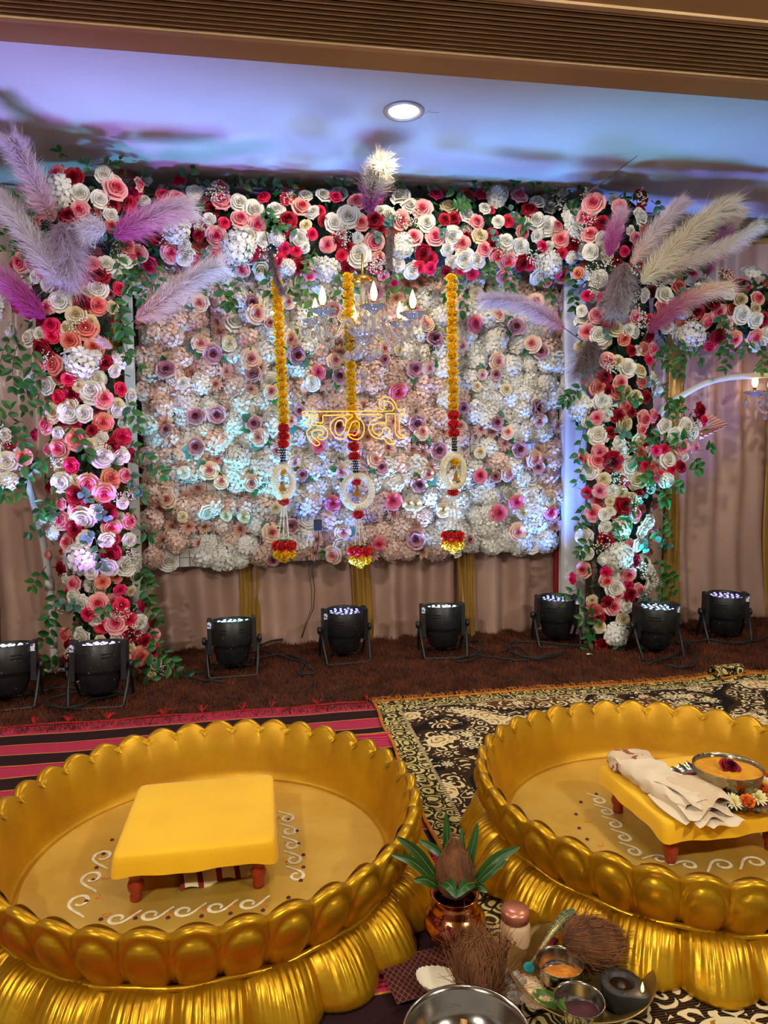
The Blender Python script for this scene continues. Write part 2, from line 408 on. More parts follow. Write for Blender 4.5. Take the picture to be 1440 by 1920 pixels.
m_stem = mat('stem_brown', C(96, 72, 44), C(60, 60, 32), 30, .7)
m_breath = ramp('baby_breath', [(0, C(110, 116, 70)), (.5, C(226, 220, 190)), (1, C(244, 240, 226))], .6, .08)

FLM = {}
for c in 'WCPORMKD': FLM[c] = [rose_mb(s).mesh('rose_'+c, fm[c]) for s in (1, 2, 3)]
FLM['V'] = [peony_mb(s).mesh('peony', fm['V']) for s in (4, 5, 6)]
FLM['H'] = [hydrangea_mb(s).mesh('hydrangea', fm['H']) for s in (7, 8, 9)]
FLM['B'] = [hydrangea_mb(s).mesh('hydrangea_blush', fm['B']) for s in (10, 11, 12)]
FLM['U'] = [mum_mb(s).mesh('mum', fm['U']) for s in (13, 14)]
FLM['F'] = [babysbreath_mb(s).mesh('baby_breath', m_breath) for s in (15, 16, 17)]
FNAME = dict(W='white_rose', C='cream_rose', P='pink_rose', O='peach_rose', R='red_rose', M='magenta_rose', K='pink_rose', D='deep_pink_rose', V='mauve_peony', H='white_hydrangea', B='blush_hydrangea', U='blush_chrysanthemum', F='baby_breath')
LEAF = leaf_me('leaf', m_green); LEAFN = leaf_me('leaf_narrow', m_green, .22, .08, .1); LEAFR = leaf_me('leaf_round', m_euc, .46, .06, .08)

def flower(root, kind, P, nrm, r, rnd=RND, spin=None):
    F = frame(nrm, (0, 0, 1), rnd.random()*6 if spin is None else spin)
    sz = Matrix.Diagonal((r, r, r*(.9 if kind in 'HBU' else 1), 1))
    return put(FNAME[kind], rnd.choice(FLM[kind]), root, Matrix.Translation(Vector(P)-root.location) @ F @ sz)
def sprig(root, P0, P1, n, size, rnd=RND, leafm=None, sag=.0, face=(0, -1, .15)):
    """stem (part) with single leaves (sub-parts)"""
    P0, P1 = Vector(P0), Vector(P1); mid = (P0+P1)*.5+Vector((rnd.gauss(0, .008), -.012, sag))
    pts = catmull([P0, mid, P1], 4); mb = MB()
    o0 = root.location
    mb.tube([p-o0 for p in pts], [.0022*(1-.6*i/len(pts)) for i in range(len(pts))], 4)
    st = mb.build('leaf_sprig', m_stem, root)
    fn_ = Vector(face)
    for k in range(n):
        t = (k+1)/n; i = min(int(t*(len(pts)-1)), len(pts)-2); p = pts[i+1]
        d = (pts[i+1]-pts[i]).normalized(); side = d.cross(fn_).normalized()*(1 if k % 2 else -1)
        if k == n-1: side = side*.1
        dr = (d*rnd.uniform(.35, .7)+side*rnd.uniform(.7, 1.0)+Vector((0, rnd.uniform(-.3, .25), rnd.uniform(-.15, .1)))).normalized()
        z = (fn_+Vector((rnd.gauss(0, .35), 0, rnd.gauss(0, .3)))); z = (z-dr*z.dot(dr)).normalized(); x = dr.cross(z)
        M3 = Matrix((x, dr, z)).transposed().to_4x4(); s = size*1.02*rnd.uniform(.75, 1.15)*(1 if k < n-1 else .85)
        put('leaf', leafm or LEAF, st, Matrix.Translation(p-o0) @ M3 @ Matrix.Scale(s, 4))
    return st

# ------------------------------------------------------------------ traced flowers: crop origin, scale, then x y r kind
def parse(s, ox, oy, k):
    out = []
    for q in s.split(';'):
        q = q.strip()
        if not q: continue
        c, a = q[0], q[1:].split(',')
        out.append((ox+float(a[0])/k, oy+float(a[1])/k, float(a[2])/k, c))
    return out
T3 = parse("P440,185,60;R555,215,60;W780,190,55;P935,210,75;W1090,255,45;P860,300,75;M1005,340,55;W600,335,60;W750,375,55;R845,410,55;H430,340,130;P605,455,60;R520,510,65;W830,490,45;M965,410,50;W1080,385,40;M1345,250,45;M1230,345,50;P1330,370,65;H1320,590,100;R1180,640,60;O830,590,45;P1040,785,55;P1285,775,65;W1380,810,50;W1385,720,40;P155,850,65;R265,850,55;M310,930,45;W270,960,40;W350,1010,50;O700,870,50;W795,870,60;R750,950,65;M605,980,50;W730,1040,70;C640,1065,45;M885,1050,45;W445,1140,65;W555,1120,60;R620,1165,60;O735,1170,65;P365,1185,50;C845,1185,40;C575,1245,65;C680,1290,45;O640,1330,80;C500,1345,45;M390,1330,55;M395,1395,50;W310,1390,50;W215,1415,60;H50,1200,80;M130,1170,50;M210,1215,50;W95,1365,65;M0,1380,30;R325,1505,75;O530,1435,65;O705,1485,60;P300,1645,60;O405,1615,70;H600,1610,120;H720,1560,55;R785,1600,50;H895,1580,65;W850,1660,40;H240,1710,65;M520,1725,45;W730,1725,65;W365,1780,60;C600,1780,40;W690,1810,85;R540,1840,60;M445,1860,50;P770,1870,65;M905,1800,45;W980,1850,45;H240,1800,55;C540,1905,40;C880,1910,40", 0, 280, 4)
T4 = parse("W415,105,60;W515,115,45;C325,110,50;W705,90,45;P290,185,50;M222,240,32;W350,230,32;O620,170,50;R555,215,30;O460,270,55;W600,262,38;M735,255,45;C548,300,32;R670,315,50;P350,325,52;P290,330,32;W615,370,58;W720,365,45;M430,425,40;C365,440,45;W375,525,52;O665,505,52;P750,485,37;P530,535,55;C450,510,28;R298,555,32;P625,590,55;R462,605,52;R530,640,32;W730,650,30;P375,655,34;P460,690,45;W575,690,34;R645,710,50;W495,745,62;P375,755,48;P765,760,42;P670,800,48;R452,808,45;H280,740,48;H340,820,48;W510,865,45;P405,885,52;W640,870,42;W770,875,38;R690,865,28;P290,960,35;R665,955,48;H490,980,95;W545,1060,40;W650,1040,48;W755,1030,50;R365,1045,42;W400,1105,30;P445,1135,42;O615,1125,38;M720,1170,30;C785,1182,30;W455,1210,45;W500,1255,48;P590,1255,55;M540,1310,42;W580,1350,45;M725,1265,40;M770,1345,40;P695,1370,58;W830,1365,42;W915,1325,38;R905,1365,32;M610,1395,38;O400,1440,40;W495,1450,50;C608,1472,30;W705,1465,40;R785,1445,48;R420,1500,32;R860,1475,34;R420,1585,34;C775,1510,32;C895,1505,36;O835,1570,52;C905,1690,28;R810,1660,32;C340,1630,32", 0, 740, 3.2)
T4c = parse("W30,240,32;R60,295,30;P140,375,45;W45,400,52;H45,515,55;W-40,330,45;P-50,470,45", 0, 740, 3.2)
T5 = parse("M0,145,28;W85,205,45;P245,165,50;P260,265,55;W375,280,48;W470,320,60;M530,240,38;M675,255,36;W610,315,50;P775,295,52;W800,220,38;W915,235,42;M990,245,35;W850,340,38;M890,330,32;P1130,265,55;W1075,365,62;W980,410,52;P1155,400,48;W1325,355,55;R1245,390,48;P1415,385,50;W1410,235,55;R685,385,52;C800,425,32;R920,390,34;R105,385,50;W180,385,36;W120,442,28;M275,410,33;P375,385,52;P490,415,50;W430,490,55;P225,490,55;R110,480,32;H375,560,105;W530,510,38;R655,460,36;W760,505,50;M840,480,32;P940,545,45;R995,520,45;P1020,490,42;P1240,530,55;R1070,560,32;M665,570,36;W790,562,30;M740,585,32;R450,600,45;P220,615,60;M85,660,38;P395,700,42;H620,500,48;H680,680,52;M635,650,40;M1030,610,33;R765,685,48;P820,730,45;W870,660,38;W1140,610,65;P1265,635,42;M1245,690,36;R1070,690,45;H940,700,75;W1080,750,45;M1365,775,32;H1410,560,62;W1130,500,30;W1275,330,30;W30,620,50;H520,750,38;R1280,445,35", 340, 300, 3.4286)
T6 = parse("W105,305,45;M280,230,40;P185,335,60;W215,425,52;M583,228,36;W605,335,34;M645,335,30;H690,250,70;P835,255,50;W965,275,45;R910,340,50;W490,370,48;R400,395,40;R340,400,36;P550,420,45;W700,415,35;M770,410,36;W950,410,58;W1030,450,58;P1090,455,40;H1220,370,85;H1215,450,75;W1125,225,40;P1345,295,60;M1310,405,32;R1400,430,45;P1320,500,50;W1400,530,42;P860,490,45;P130,530,52;P275,515,55;W390,525,62;C575,510,45;W745,555,48;P455,565,48;W350,600,38;P600,605,42;R665,585,45;W845,590,50;W960,515,36;M990,588,34;W1040,580,28;P1120,535,48;R1210,570,50;M1125,630,34;W1265,610,50;W1325,620,45;R190,630,50;P685,650,50;P765,685,55;W470,670,62;W385,690,40;M165,725,38;M235,730,38;R860,695,45;M910,710,34;W560,680,45;M445,745,36;M525,770,36;R345,740,32;W990,700,50;H1050,700,80;M1090,765,32;P740,790,45;W980,790,55;H60,580,75;W20,700,42;W120,745,50;H1190,660,40;W1250,780,50", 740, 300, 3.6)
T7 = parse("P380,180,45;W525,260,58;W465,350,30;O550,345,38;P490,405,40;M415,500,32;W235,690,55;M155,810,34;M265,830,36;C420,910,38;P230,950,50;R295,990,48;P155,1070,52;W120,920,35;W240,1095,55;C360,1040,55;W445,1060,38;W490,1070,42;R425,980,32;P490,965,40;O420,1120,42;W555,810,45;R590,1100,40;W515,1200,32;P620,1190,42;O545,1190,45;M590,1270,32;R460,1205,36;P305,1275,52;C370,1280,40;W445,1325,58;C525,1350,45;R275,1390,50;P150,1410,42;O235,1465,52;P390,1430,45;O545,1425,42;O365,1495,52;R300,1490,38;W610,1410,48;R580,1530,42;W260,1560,55;C490,1545,52;P435,1605,42;W275,1605,32;R465,1640,32;W295,1665,38;P225,1680,42;R375,1670,48;H110,1590,90;C425,1720,60;P560,1690,55;P610,1665,40;W160,1710,38", 1060, 340, 3.789)
T7w = parse("W700,810,55;O815,745,50;W720,670,55;M880,655,40;P1155,665,60;R1245,745,52;H1320,660,65;W1165,785,48;C1250,835,45;P1370,830,45;C1355,900,38;W1250,950,60;W1345,985,48;R1405,975,45;P1005,1000,55;P1140,1010,45;R920,920,55;H820,920,62;P690,890,45;M595,990,40;W720,1030,42;W780,1050,36;O820,1010,36;M905,1050,32;R1085,1105,52;P1195,1120,50;H880,1090,95;W830,1085,55;P1345,1105,48;W1370,1160,52;M1025,1175,42;W1460,1080,55;P1500,900,55;R1520,1050,50;W1560,980,60;M1580,820,45;W960,760,40;R1050,860,45;P1090,930,45", 1060, 340, 3.789)
T8 = parse("C455,205,50;P565,235,38;C560,305,48;W290,265,60;R370,255,36;W425,315,36;W435,380,48;P195,420,42;P290,440,55;P300,375,45;R385,440,60;P425,480,36;W500,480,58;W235,510,48;O560,390,40;W620,385,30;W595,520,36;W550,575,55;C325,565,40;M460,585,28;W630,615,38;P305,640,42;M215,655,33;W385,645,38;C440,650,38;R560,665,32;C510,690,34;R455,735,55;C370,715,30;P255,790,48;W335,800,38;W370,778,30;P530,795,50;W610,850,55;P660,885,38;H440,890,65;W345,890,42;W575,910,45;W200,950,50;R340,970,50;W545,1000,45;P500,1010,45;H425,1080,90;R520,1115,45;W570,1115,34;W215,1060,36;H330,1100,42;P195,1170,45;M130,1225,33;M345,1180,33;P485,1195,50;W400,1195,36;P345,1240,42;M488,1265,32;P555,1305,42;W405,1290,55;R495,1330,45;W640,1190,45;W630,1275,50;P420,1335,32;C250,1375,32;R355,1385,36;O270,1440,50;P390,1415,48;W475,1405,42;R555,1410,36;C450,1495,38;R290,1490,38;H170,1460,48;H400,1590,80;C300,1550,34;R245,1655,34;R320,1675,38", 1040, 740, 3.555)
T8c = parse("R965,105,45;M980,172,32;W870,215,52;W920,255,42;W800,270,47;P845,350,45;P935,355,32;M730,365,30;M675,370,30;W760,435,52;W875,420,26;R840,480,38;M780,498,32;M705,545,36;H740,570,48", 1040, 740, 3.555)
beam = T5+T6; lpil = []; rpil = []
for q in T3: (beam if (q[0] > 218 and q[1] < 490) else lpil).append(q)
lpil += T4
rpil += [q for q in T6 if q[0] > 1092]; beam = [q for q in beam if q[0] <= 1092]
rpil += T7+T8; rwing = T7w

def interp(tab, t):
    if t <= tab[0][0]: return tab[0][1:]
    for a, b in zip(tab, tab[1:]):
        if t <= b[0]:
            k = (t-a[0])/(b[0]-a[0]); return tuple(p+(q-p)*k for p, q in zip(a[1:], b[1:]))
    return tab[-1][1:]
def surf(kind, tab, Y0, B):
    def fn(x, y):
        if kind == 'v': c, w_ = interp(tab, y); u = (x-c)/w_
        else: c, w_ = interp(tab, x); u = (y-c)/w_
        u = max(-1.15, min(1.15, u)); h = math.sqrt(max(0, 1-u*u)); Y = Y0-B*h
        n = Vector((u*.95, -h-.25, 0)) if kind == 'v' else Vector((0, -h-.25, -u*.9))
        return atY(x, y, Y), n
    return fn
TL = [(300, 165, 105), (480, 135, 125), (560, 130, 115), (740, 152, 100), (900, 165, 88), (1100, 185, 76), (1200, 205, 90), (1300, 225, 105)]
TR_ = [(340, 1160, 75), (560, 1160, 85), (700, 1165, 85), (850, 1170, 85), (1000, 1165, 78), (1130, 1165, 72), (1230, 1155, 55)]
TB = [(200, 420, 90), (400, 425, 95), (700, 428, 95), (1000, 438, 100), (1130, 440, 100)]
TW = [(1220, 580, 75), (1330, 580, 75), (1440, 590, 80), (1520, 590, 80)]
S_L, S_R, S_B, S_W = surf('v', TL, 3.56, .18), surf('v', TR_, 3.60, .17), surf('h', TB, 3.77, .15), surf('h', TW, 3.60, .13)

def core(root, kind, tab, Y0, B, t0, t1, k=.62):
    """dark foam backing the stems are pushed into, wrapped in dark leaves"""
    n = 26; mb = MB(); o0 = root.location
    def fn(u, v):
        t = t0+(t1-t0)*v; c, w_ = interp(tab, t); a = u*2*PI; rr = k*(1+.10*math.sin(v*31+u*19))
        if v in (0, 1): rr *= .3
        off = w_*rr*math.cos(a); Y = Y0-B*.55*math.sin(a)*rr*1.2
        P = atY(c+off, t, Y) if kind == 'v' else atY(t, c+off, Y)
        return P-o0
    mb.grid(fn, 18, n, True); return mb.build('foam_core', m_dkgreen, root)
def filler_leaves(root, S, pts, rnd, n):
    mb = MB(); o0 = root.location
    for _ in range(n):
        x, y = pts(rnd); P, nr = S(x, y); P = P+Vector((0, .035, 0))+Vector(nr).normalized()*rnd.uniform(-.05, .02)
        d = Vector((rnd.gauss(0, 1), rnd.gauss(-.3, .5), rnd.gauss(0, 1))).normalized(); s = Vector((rnd.gauss(0, 1), rnd.gauss(0, .4), rnd.gauss(0, 1))).cross(d).normalized()
        L_ = rnd.uniform(.035, .06); P = P-o0; w_ = L_*.24
        mb.add([P, P+d*L_*.5+s*w_, P+d*L_, P+d*L_*.5-s*w_], [(0, 1, 2), (0, 2, 3)], [.1, .4, .8, .4])
    return tag(mb.build('filler_foliage', m_green, root), kind='stuff')
def too_near(x, y, r, L_, k=.8):
    return any((x-q[0])**2+(y-q[1])**2 < (k*(r+q[2]))**2 for q in L_)
def arrangement(root, S, flowers, pts, rnd, nfill, nleaf, nbreath, fillk='WWCPRMPO', bulge=.0):
    for (x, y, r, c) in flowers:
        P, n = S(x, y); n = Vector(n).normalized()+Vector((rnd.gauss(0, .16), 0, rnd.gauss(-.05, .16)))
        P = P+Vector(n).normalized()*rnd.uniform(0, .02)
        flower(root, c, P, n, r*mpp(P)*1.04, rnd)
    ex = list(flowers); k = 0
    for _ in range(nfill*12):
        if k >= nfill: break
        x, y = pts(rnd); r = rnd.uniform(9, 15)
        if too_near(x, y, r, ex, .62): continue
        P, n = S(x, y); P = P+Vector((0, .045, 0)); flower(root, rnd.choice(fillk), P, Vector(n)+Vector((rnd.gauss(0, .3), 0, rnd.gauss(0, .3))), r*mpp(P)*1.05, rnd); ex.append((x, y, r, 'f')); k += 1
    for _ in range(nbreath):
        x, y = pts(rnd); P, n = S(x, y); flower(root, 'F', P+Vector(n).normalized()*.0, n, rnd.uniform(13, 20)*mpp(P), rnd)
    filler_leaves(root, S, pts, rnd, nleaf)
def vpts(tab, y0, y1, k=1.0):
    def f(r):
        y = r.uniform(y0, y1); c, w_ = interp(tab, y); return c+w_*k*r.uniform(-1, 1), y
    return f
def hpts(tab, x0, x1, k=1.0):
    def f(r):
        x = r.uniform(x0, x1); c, w_ = interp(tab, x); return x, c+w_*k*r.uniform(-1, 1)
    return f
def sprigs(root, S, L_, size, rnd, leafm=None, Yoff=-.03):
    for (x0, y0, x1, y1, n) in L_:
        P0, _ = S(x0, y0); P0.y += Yoff; P1 = atY(x1, y1, P0.y-.02+rnd.uniform(-.02, .03)); sprig(root, P0, P1, n, size*rnd.uniform(.9, 1.1), rnd, leafm)
def rand_sprigs(root, S, pts, n, rnd, leafm=None, size=.045, L_=55, nl=5):
    for _ in range(n):
        x, y = pts(rnd); a = rnd.uniform(0, 2*PI); l = rnd.uniform(.6, 1)*L_
        P0, nn = S(x, y); Pe = atY(x+math.cos(a)*l, y+abs(math.sin(a))*l*.8, P0.y-.025)
        sprig(root, P0+Vector((0, -.02, 0)), Pe, nl, size, rnd, leafm)

# left pillar
rn = random.Random(21)
fp_l = thing('flower_stand', 'tall pillar of pink, white and red roses on the left', 'flower pillar', (-.78, 3.52, 0), 'flower pillars')
core(fp_l, 'v', TL, 3.56, .18, 330, 1275)
arrangement(fp_l, S_L, lpil, vpts(TL, 330, 1280, .95), rn, 60, 900, 22)
sprigs(fp_l, S_L, [(225, 590, 236, 668, 9), (225, 470, 242, 545, 7), (215, 560, 232, 620, 9), (238, 640, 262, 690, 4), (240, 745, 262, 800, 7), (245, 830, 305, 890, 11), (240, 880, 268, 930, 6), (250, 985, 278, 1005, 4), (262, 1060, 285, 1090, 7), (268, 1075, 280, 1125, 8), (275, 1120, 300, 1165, 7), (280, 1180, 325, 1240, 9), (270, 1210, 350, 1270, 11), (230, 1230, 300, 1285, 7), (40, 640, 26, 725, 11), (35, 625, 0, 690, 9), (70, 650, 62, 700, 6), (90, 705, 45, 740, 7), (100, 750, 48, 775, 7), (75, 845, 50, 905, 7), (90, 860, 60, 885, 5), (95, 925, 72, 965, 6), (90, 985, 55, 1000, 4), (90, 1060, 60, 1100, 6), (115, 1090, 92, 1160, 8), (112, 1150, 80, 1205, 7), (120, 1215, 72, 1260, 8), (115, 1260, 60, 1275, 6), (95, 400, 20, 372, 5), (80, 470, 10, 440, 5)], .050, rn)
sprigs(fp_l, S_L, [(60, 480, 5, 470, 5), (130, 300, 110, 285, 3), (185, 315, 215, 305, 3), (180, 330, 160, 305, 4), (210, 330, 225, 300, 3), (105, 935, 95, 965, 5), (135, 800, 165, 855, 8), (180, 1000, 192, 1060, 8), (215, 1120, 195, 1150, 4), (100, 895, 130, 930, 6)], .045, rn)
rand_sprigs(fp_l, S_L, vpts(TL, 400, 1250, .8), 10, rn, LEAFR, .034, 42, 5)
# top beam
fb = thing('flower_garland', 'long overhead garland of roses joining both flower pillars', 'flower garland', (.5, 3.77, 2.0))
core(fb, 'h', TB, 3.77, .15, 215, 1120)
arrangement(fb, S_B, beam, hpts(TB, 215, 1120, .9), rn, 50, 900, 26)
sprigs(fb, S_B, [(410, 505, 425, 570, 8), (440, 510, 432, 575, 8), (500, 505, 508, 550, 5), (560, 505, 588, 582, 9), (560, 510, 562, 565, 5), (630, 500, 640, 560, 6), (655, 505, 662, 562, 5), (735, 505, 765, 570, 5), (740, 500, 730, 545, 4), (850, 505, 872, 570, 7), (845, 510, 835, 555, 5), (915, 490, 925, 550, 9), (935, 495, 955, 545, 8), (1015, 515, 1035, 562, 6), (1060, 500, 1078, 575, 11), (255, 480, 270, 560, 9), (285, 490, 305, 560, 8), (240, 470, 245, 540, 8), (365, 505, 380, 540, 5), (495, 390, 520, 425, 8), (380, 380, 365, 400, 7), (850, 400, 870, 380, 8), (1060, 400, 1085, 390, 6), (960, 420, 985, 430, 5), (590, 470, 575, 495, 5)], .048, rn)
sprigs(fb, S_B, [(350, 350, 358, 318, 3), (375, 355, 385, 340, 3), (450, 360, 460, 345, 3), (480, 358, 490, 340, 3), (512, 360, 520, 345, 3), (540, 358, 546, 348, 3), (622, 360, 626, 340, 3), (640, 365, 646, 342, 3), (735, 360, 750, 345, 3), (800, 370, 812, 350, 3), (870, 372, 850, 355, 4), (885, 368, 882, 340, 3), (915, 365, 912, 345, 3), (955, 362, 965, 342, 4), (995, 362, 1008, 343, 4), (1010, 370, 1030, 355, 4), (1070, 368, 1090, 350, 4), (280, 350, 268, 330, 3)], .045, rn)
rand_sprigs(fb, S_B, hpts(TB, 230, 1100, .6), 10, rn, LEAFR, .032, 40, 5)
# right pillar
fp_r = thing('flower_stand', 'tall pillar of cream, peach and red roses on the right', 'flower pillar', (1.80, 3.54, 0), 'flower pillars')
core(fp_r, 'v', TR_, 3.60, .17, 370, 1215)
arrangement(fp_r, S_R, rpil, vpts(TR_, 360, 1215, .92), rn, 50, 800, 22)
sprigs(fp_r, S_R, [(1095, 715, 1058, 750, 8), (1090, 730, 1055, 755, 8), (1098, 770, 1082, 860, 8), (1095, 860, 1080, 905, 5), (1100, 930, 1082, 985, 6), (1105, 1000, 1085, 1040, 8), (1095, 1095, 1055, 1115, 4), (1100, 1110, 1060, 1130, 3), (1105, 1130, 1090, 1160, 5), (1110, 1150, 1098, 1190, 6), (1225, 640, 1252, 690, 6), (1235, 720, 1255, 765, 6), (1240, 745, 1258, 790, 7), (1225, 670, 1260, 700, 4), (1225, 910, 1250, 940, 6), (1230, 955, 1258, 1000, 7), (1225, 980, 1245, 1030, 6), (1220, 1045, 1260, 1085, 8), (1225, 1070, 1262, 1110, 8), (1215, 1100, 1245, 1130, 7), (1200, 1125, 1240, 1140, 6), (1105, 1180, 1100, 1215, 5), (1150, 1190, 1160, 1225, 5), (1190, 1190, 1205, 1215, 4), (1185, 930, 1165, 1005, 9), (1170, 960, 1155, 990, 6), (1170, 820, 1195, 870, 7), (1200, 880, 1220, 900, 6), (1140, 730, 1195, 750, 7), (1215, 380, 1235, 395, 4)], .048, rn)
rand_sprigs(fp_r, S_R, vpts(TR_, 420, 1150, .8), 10, rn, LEAFR, .034, 42, 5)
# right wing garland
fw_ = thing('flower_garland', 'horizontal rose garland reaching right from the right pillar', 'flower garland', (2.35, 3.52, 1.6))
core(fw_, 'h', TW, 3.60, .13, 1225, 1515)
arrangement(fw_, S_W, rwing, hpts(TW, 1230, 1515, .85), rn, 18, 300, 8)
sprigs(fw_, S_W, [(1265, 635, 1275, 700, 10), (1300, 635, 1312, 675, 4), (1290, 640, 1285, 670, 5), (1352, 625, 1360, 690, 9), (1345, 640, 1350, 665, 5), (1415, 640, 1428, 692, 8), (1400, 640, 1395, 660, 5), (1440, 640, 1445, 690, 6), (1250, 645, 1242, 672, 5), (1275, 525, 1282, 505, 4), (1340, 590, 1355, 612, 6), (1425, 535, 1440, 520, 4), (1310, 520, 1320, 510, 3)], .050, rn)
rand_sprigs(fw_, S_W, hpts(TW, 1240, 1440, .7), 4, rn, LEAFR, .034, 42, 5)
# clusters tied on the side hoops
S_c1 = surf('v', [(700, 15, 60), (960, 15, 60)], 3.42, .10); S_c2 = surf('v', [(740, 1275, 70), (930, 1260, 75)], 3.44, .10)
c1 = thing('flower_posy', 'small bunch of roses tied on the left white hoop', 'flower bunch', atY(15, 850, 3.42), 'flower bunches on hoops')
arrangement(c1, S_c1, T4c, lambda r: (r.uniform(-60, 40), r.uniform(780, 915)), rn, 4, 90, 3)
sprigs(c1, S_c1, [(5, 800, 22, 765, 4), (20, 810, 45, 830, 5), (5, 780, -10, 770, 3), (15, 910, 12, 930, 3), (30, 905, 42, 925, 3), (30, 860, 62, 880, 4), (10, 900, -20, 925, 4)], .055, rn)
c2 = thing('flower_posy', 'slanting bunch of white and pink roses tied on the right white hoop', 'flower bunch', atY(1270, 840, 3.44), 'flower bunches on hoops')
arrangement(c2, S_c2, T8c, lambda r: (lambda k: (1215+95*k+r.gauss(0, 12), 880-85*k+r.gauss(0, 14)))(r.random()), rn, 5, 120, 3)
sprigs(c2, S_c2, [(1245, 810, 1222, 822, 4), (1255, 790, 1270, 765, 4), (1285, 770, 1275, 755, 3), (1275, 880, 1305, 880, 5), (1290, 860, 1312, 878, 5), (1250, 905, 1275, 915, 4), (1240, 900, 1245, 940, 4), (1225, 880, 1210, 905, 6), (1300, 845, 1335, 842, 4), (1280, 835, 1270, 820, 4)], .050, rn)

# ------------------------------------------------------------------ flower wall panel
PA = [atY(252, 485, 3.88), atY(281, 1066, 3.88), atY(1044, 1028, 3.88), atY(1048, 485, 3.88)]   # TL BL BR TR
def pan(u, v, d=0): q = PA[1]*(1-u)*(1-v)+PA[2]*u*(1-v)+PA[3]*u*v+PA[0]*(1-u)*v; return Vector((q.x, q.y-d, q.z))
fwall = thing('blossom_screen', 'large rectangular wall panel covered in white and blush flowers', 'flower wall', pan(.5, 0))
o0 = fwall.location
m_panel = mat('panel_white', C(226, 222, 216), C(212, 208, 202), 8, .7)
mb = MB()
for d in (0, -.012): pass
mb.grid(lambda u, v: pan(u, v)-o0, 4, 4); mb.grid(lambda u, v: pan(1-u, v, -.015)-o0, 4, 4)
mb.build('backing_board', m_panel, fwall, False)
mb = MB(); nX, nZ = 44, 32
for i in range(nX+1): mb.tube([pan(i/nX, 0, .004)-o0, pan(i/nX, 1, .004)-o0], .0012, 3, cap=False)
for i in range(nZ+1): mb.tube([pan(0, i/nZ, .004)-o0, pan(1, i/nZ, .004)-o0], .0012, 3, cap=False)
mb.build('wire_grid', mat('grid_dark', C(60, 66, 62), None, 20, .6), fwall)
wall_px = parse("K75,285,45;K255,205,35;K270,425,40;K30,545,40;K155,730,40;K270,905,32;K80,1000,45;K290,1150,32;K35,1270,45;K160,1560,50;K510,1695,45;K575,1560,42;K530,550,42;K820,480,35;K1275,235,28;K1275,465,32;K1040,970,40;K765,1130,42;K1075,1220,36;K1080,595,38;K565,1205,36;K1055,330,36;C575,290,30;K1260,935,36;V510,250,42;V310,520,46;V40,620,42;V145,330,30;V765,145,46;V1120,425,46;V1000,600,46;V1010,920,46;V1280,830,32;V820,545,32;V555,640,42;V190,1080,34;V800,1175,36;V1140,1080,46;V335,1220,32;V1000,1600,52;V165,1725,36;V270,1520,40;V320,845,32;V1020,1280,42;V550,930,46;V1000,260,42;V50,920,42;D430,620,36;D900,740,46;D1350,330,36;D865,1375,46;D1380,1230,36;D515,1390,40;D785,1630,36;D430,1050,36;C960,1395,30;C1000,1400,30;C555,1640,36;C1160,1430,34;C905,490,28;W390,685,40", 460, 500, 3.1304)
wall_px += parse("V240,60,72;V510,480,76;V705,470,72;V510,755,72;V245,600,52;V1030,110,60;K1070,670,66;K635,970,72;K1020,1085,66;K255,1235,66;K745,1070,56;K1195,1530,60;K1190,270,52;C400,1390,42;C785,1380,42;C945,1390,46;C1235,1310,42;W620,1355,66;W405,990,50;W395,180,50", 260, 680, 4.8)
wall_px += parse("K115,920,50;K490,985,60;K125,1180,50;K450,1275,60;K705,1155,45;C310,1180,42;K1310,1210,36;V205,1245,56;V455,915,42;V750,1250,56", 340, 300, 3.4286)
wall_px += parse("K705,1045,42;K925,1240,55;K700,1360,50;K960,950,46;V825,1120,52;V270,1200,50;V990,1290,48;V145,1040,46;D550,1105,50;C550,905,42;K220,1110,40", 740, 300, 3.6)
wall_px += parse("C80,130,45;C375,160,55;V690,345,85;V280,490,70;K700,480,65;K385,590,58;V510,760,72;K665,860,78;C110,790,50;D110,1020,65;V265,1030,58;K395,1010,72;V690,940,55;D475,1290,65;D300,1400,75;C820,1270,55;D820,1390,65;C540,1395,55;K490,1590,75;V10,1660,45;V270,10,50;K130,15,45", 880, 700, 5.333)
wall_px += parse("V1245,1640,66", 0, 280, 4)
rw = random.Random(77); wused = []
for (x, y, r, c) in wall_px:
    P = atY(x, y, 3.785); R_ = r*mpp(P)*1.02
    flower(fwall, c, P, Vector((rw.gauss(0, .25), -1, rw.gauss(.0, .22))), R_, rw); wused.append((P.x, P.z, R_))
    if c in 'KV' and rw.random() < .62:
        for q in range(rw.choice((1, 2, 2))):
            a = rw.uniform(0, 2*PI); d = Vector((math.cos(a), 0, math.sin(a))); z = Vector((rw.gauss(0, .2), -1, rw.gauss(0, .2))); z = (z-d*z.dot(d)).normalized()
            put('leaf', LEAFR if rw.random() < .25 else LEAF, fwall, Matrix.Translation(P+d*R_*.55+Vector((0, .015, 0))-o0) @ Matrix((d.cross(z), d, z)).transposed().to_4x4() @ Matrix.Diagonal((.062, .055, .055, 1)))
nx, nz = 25, 18
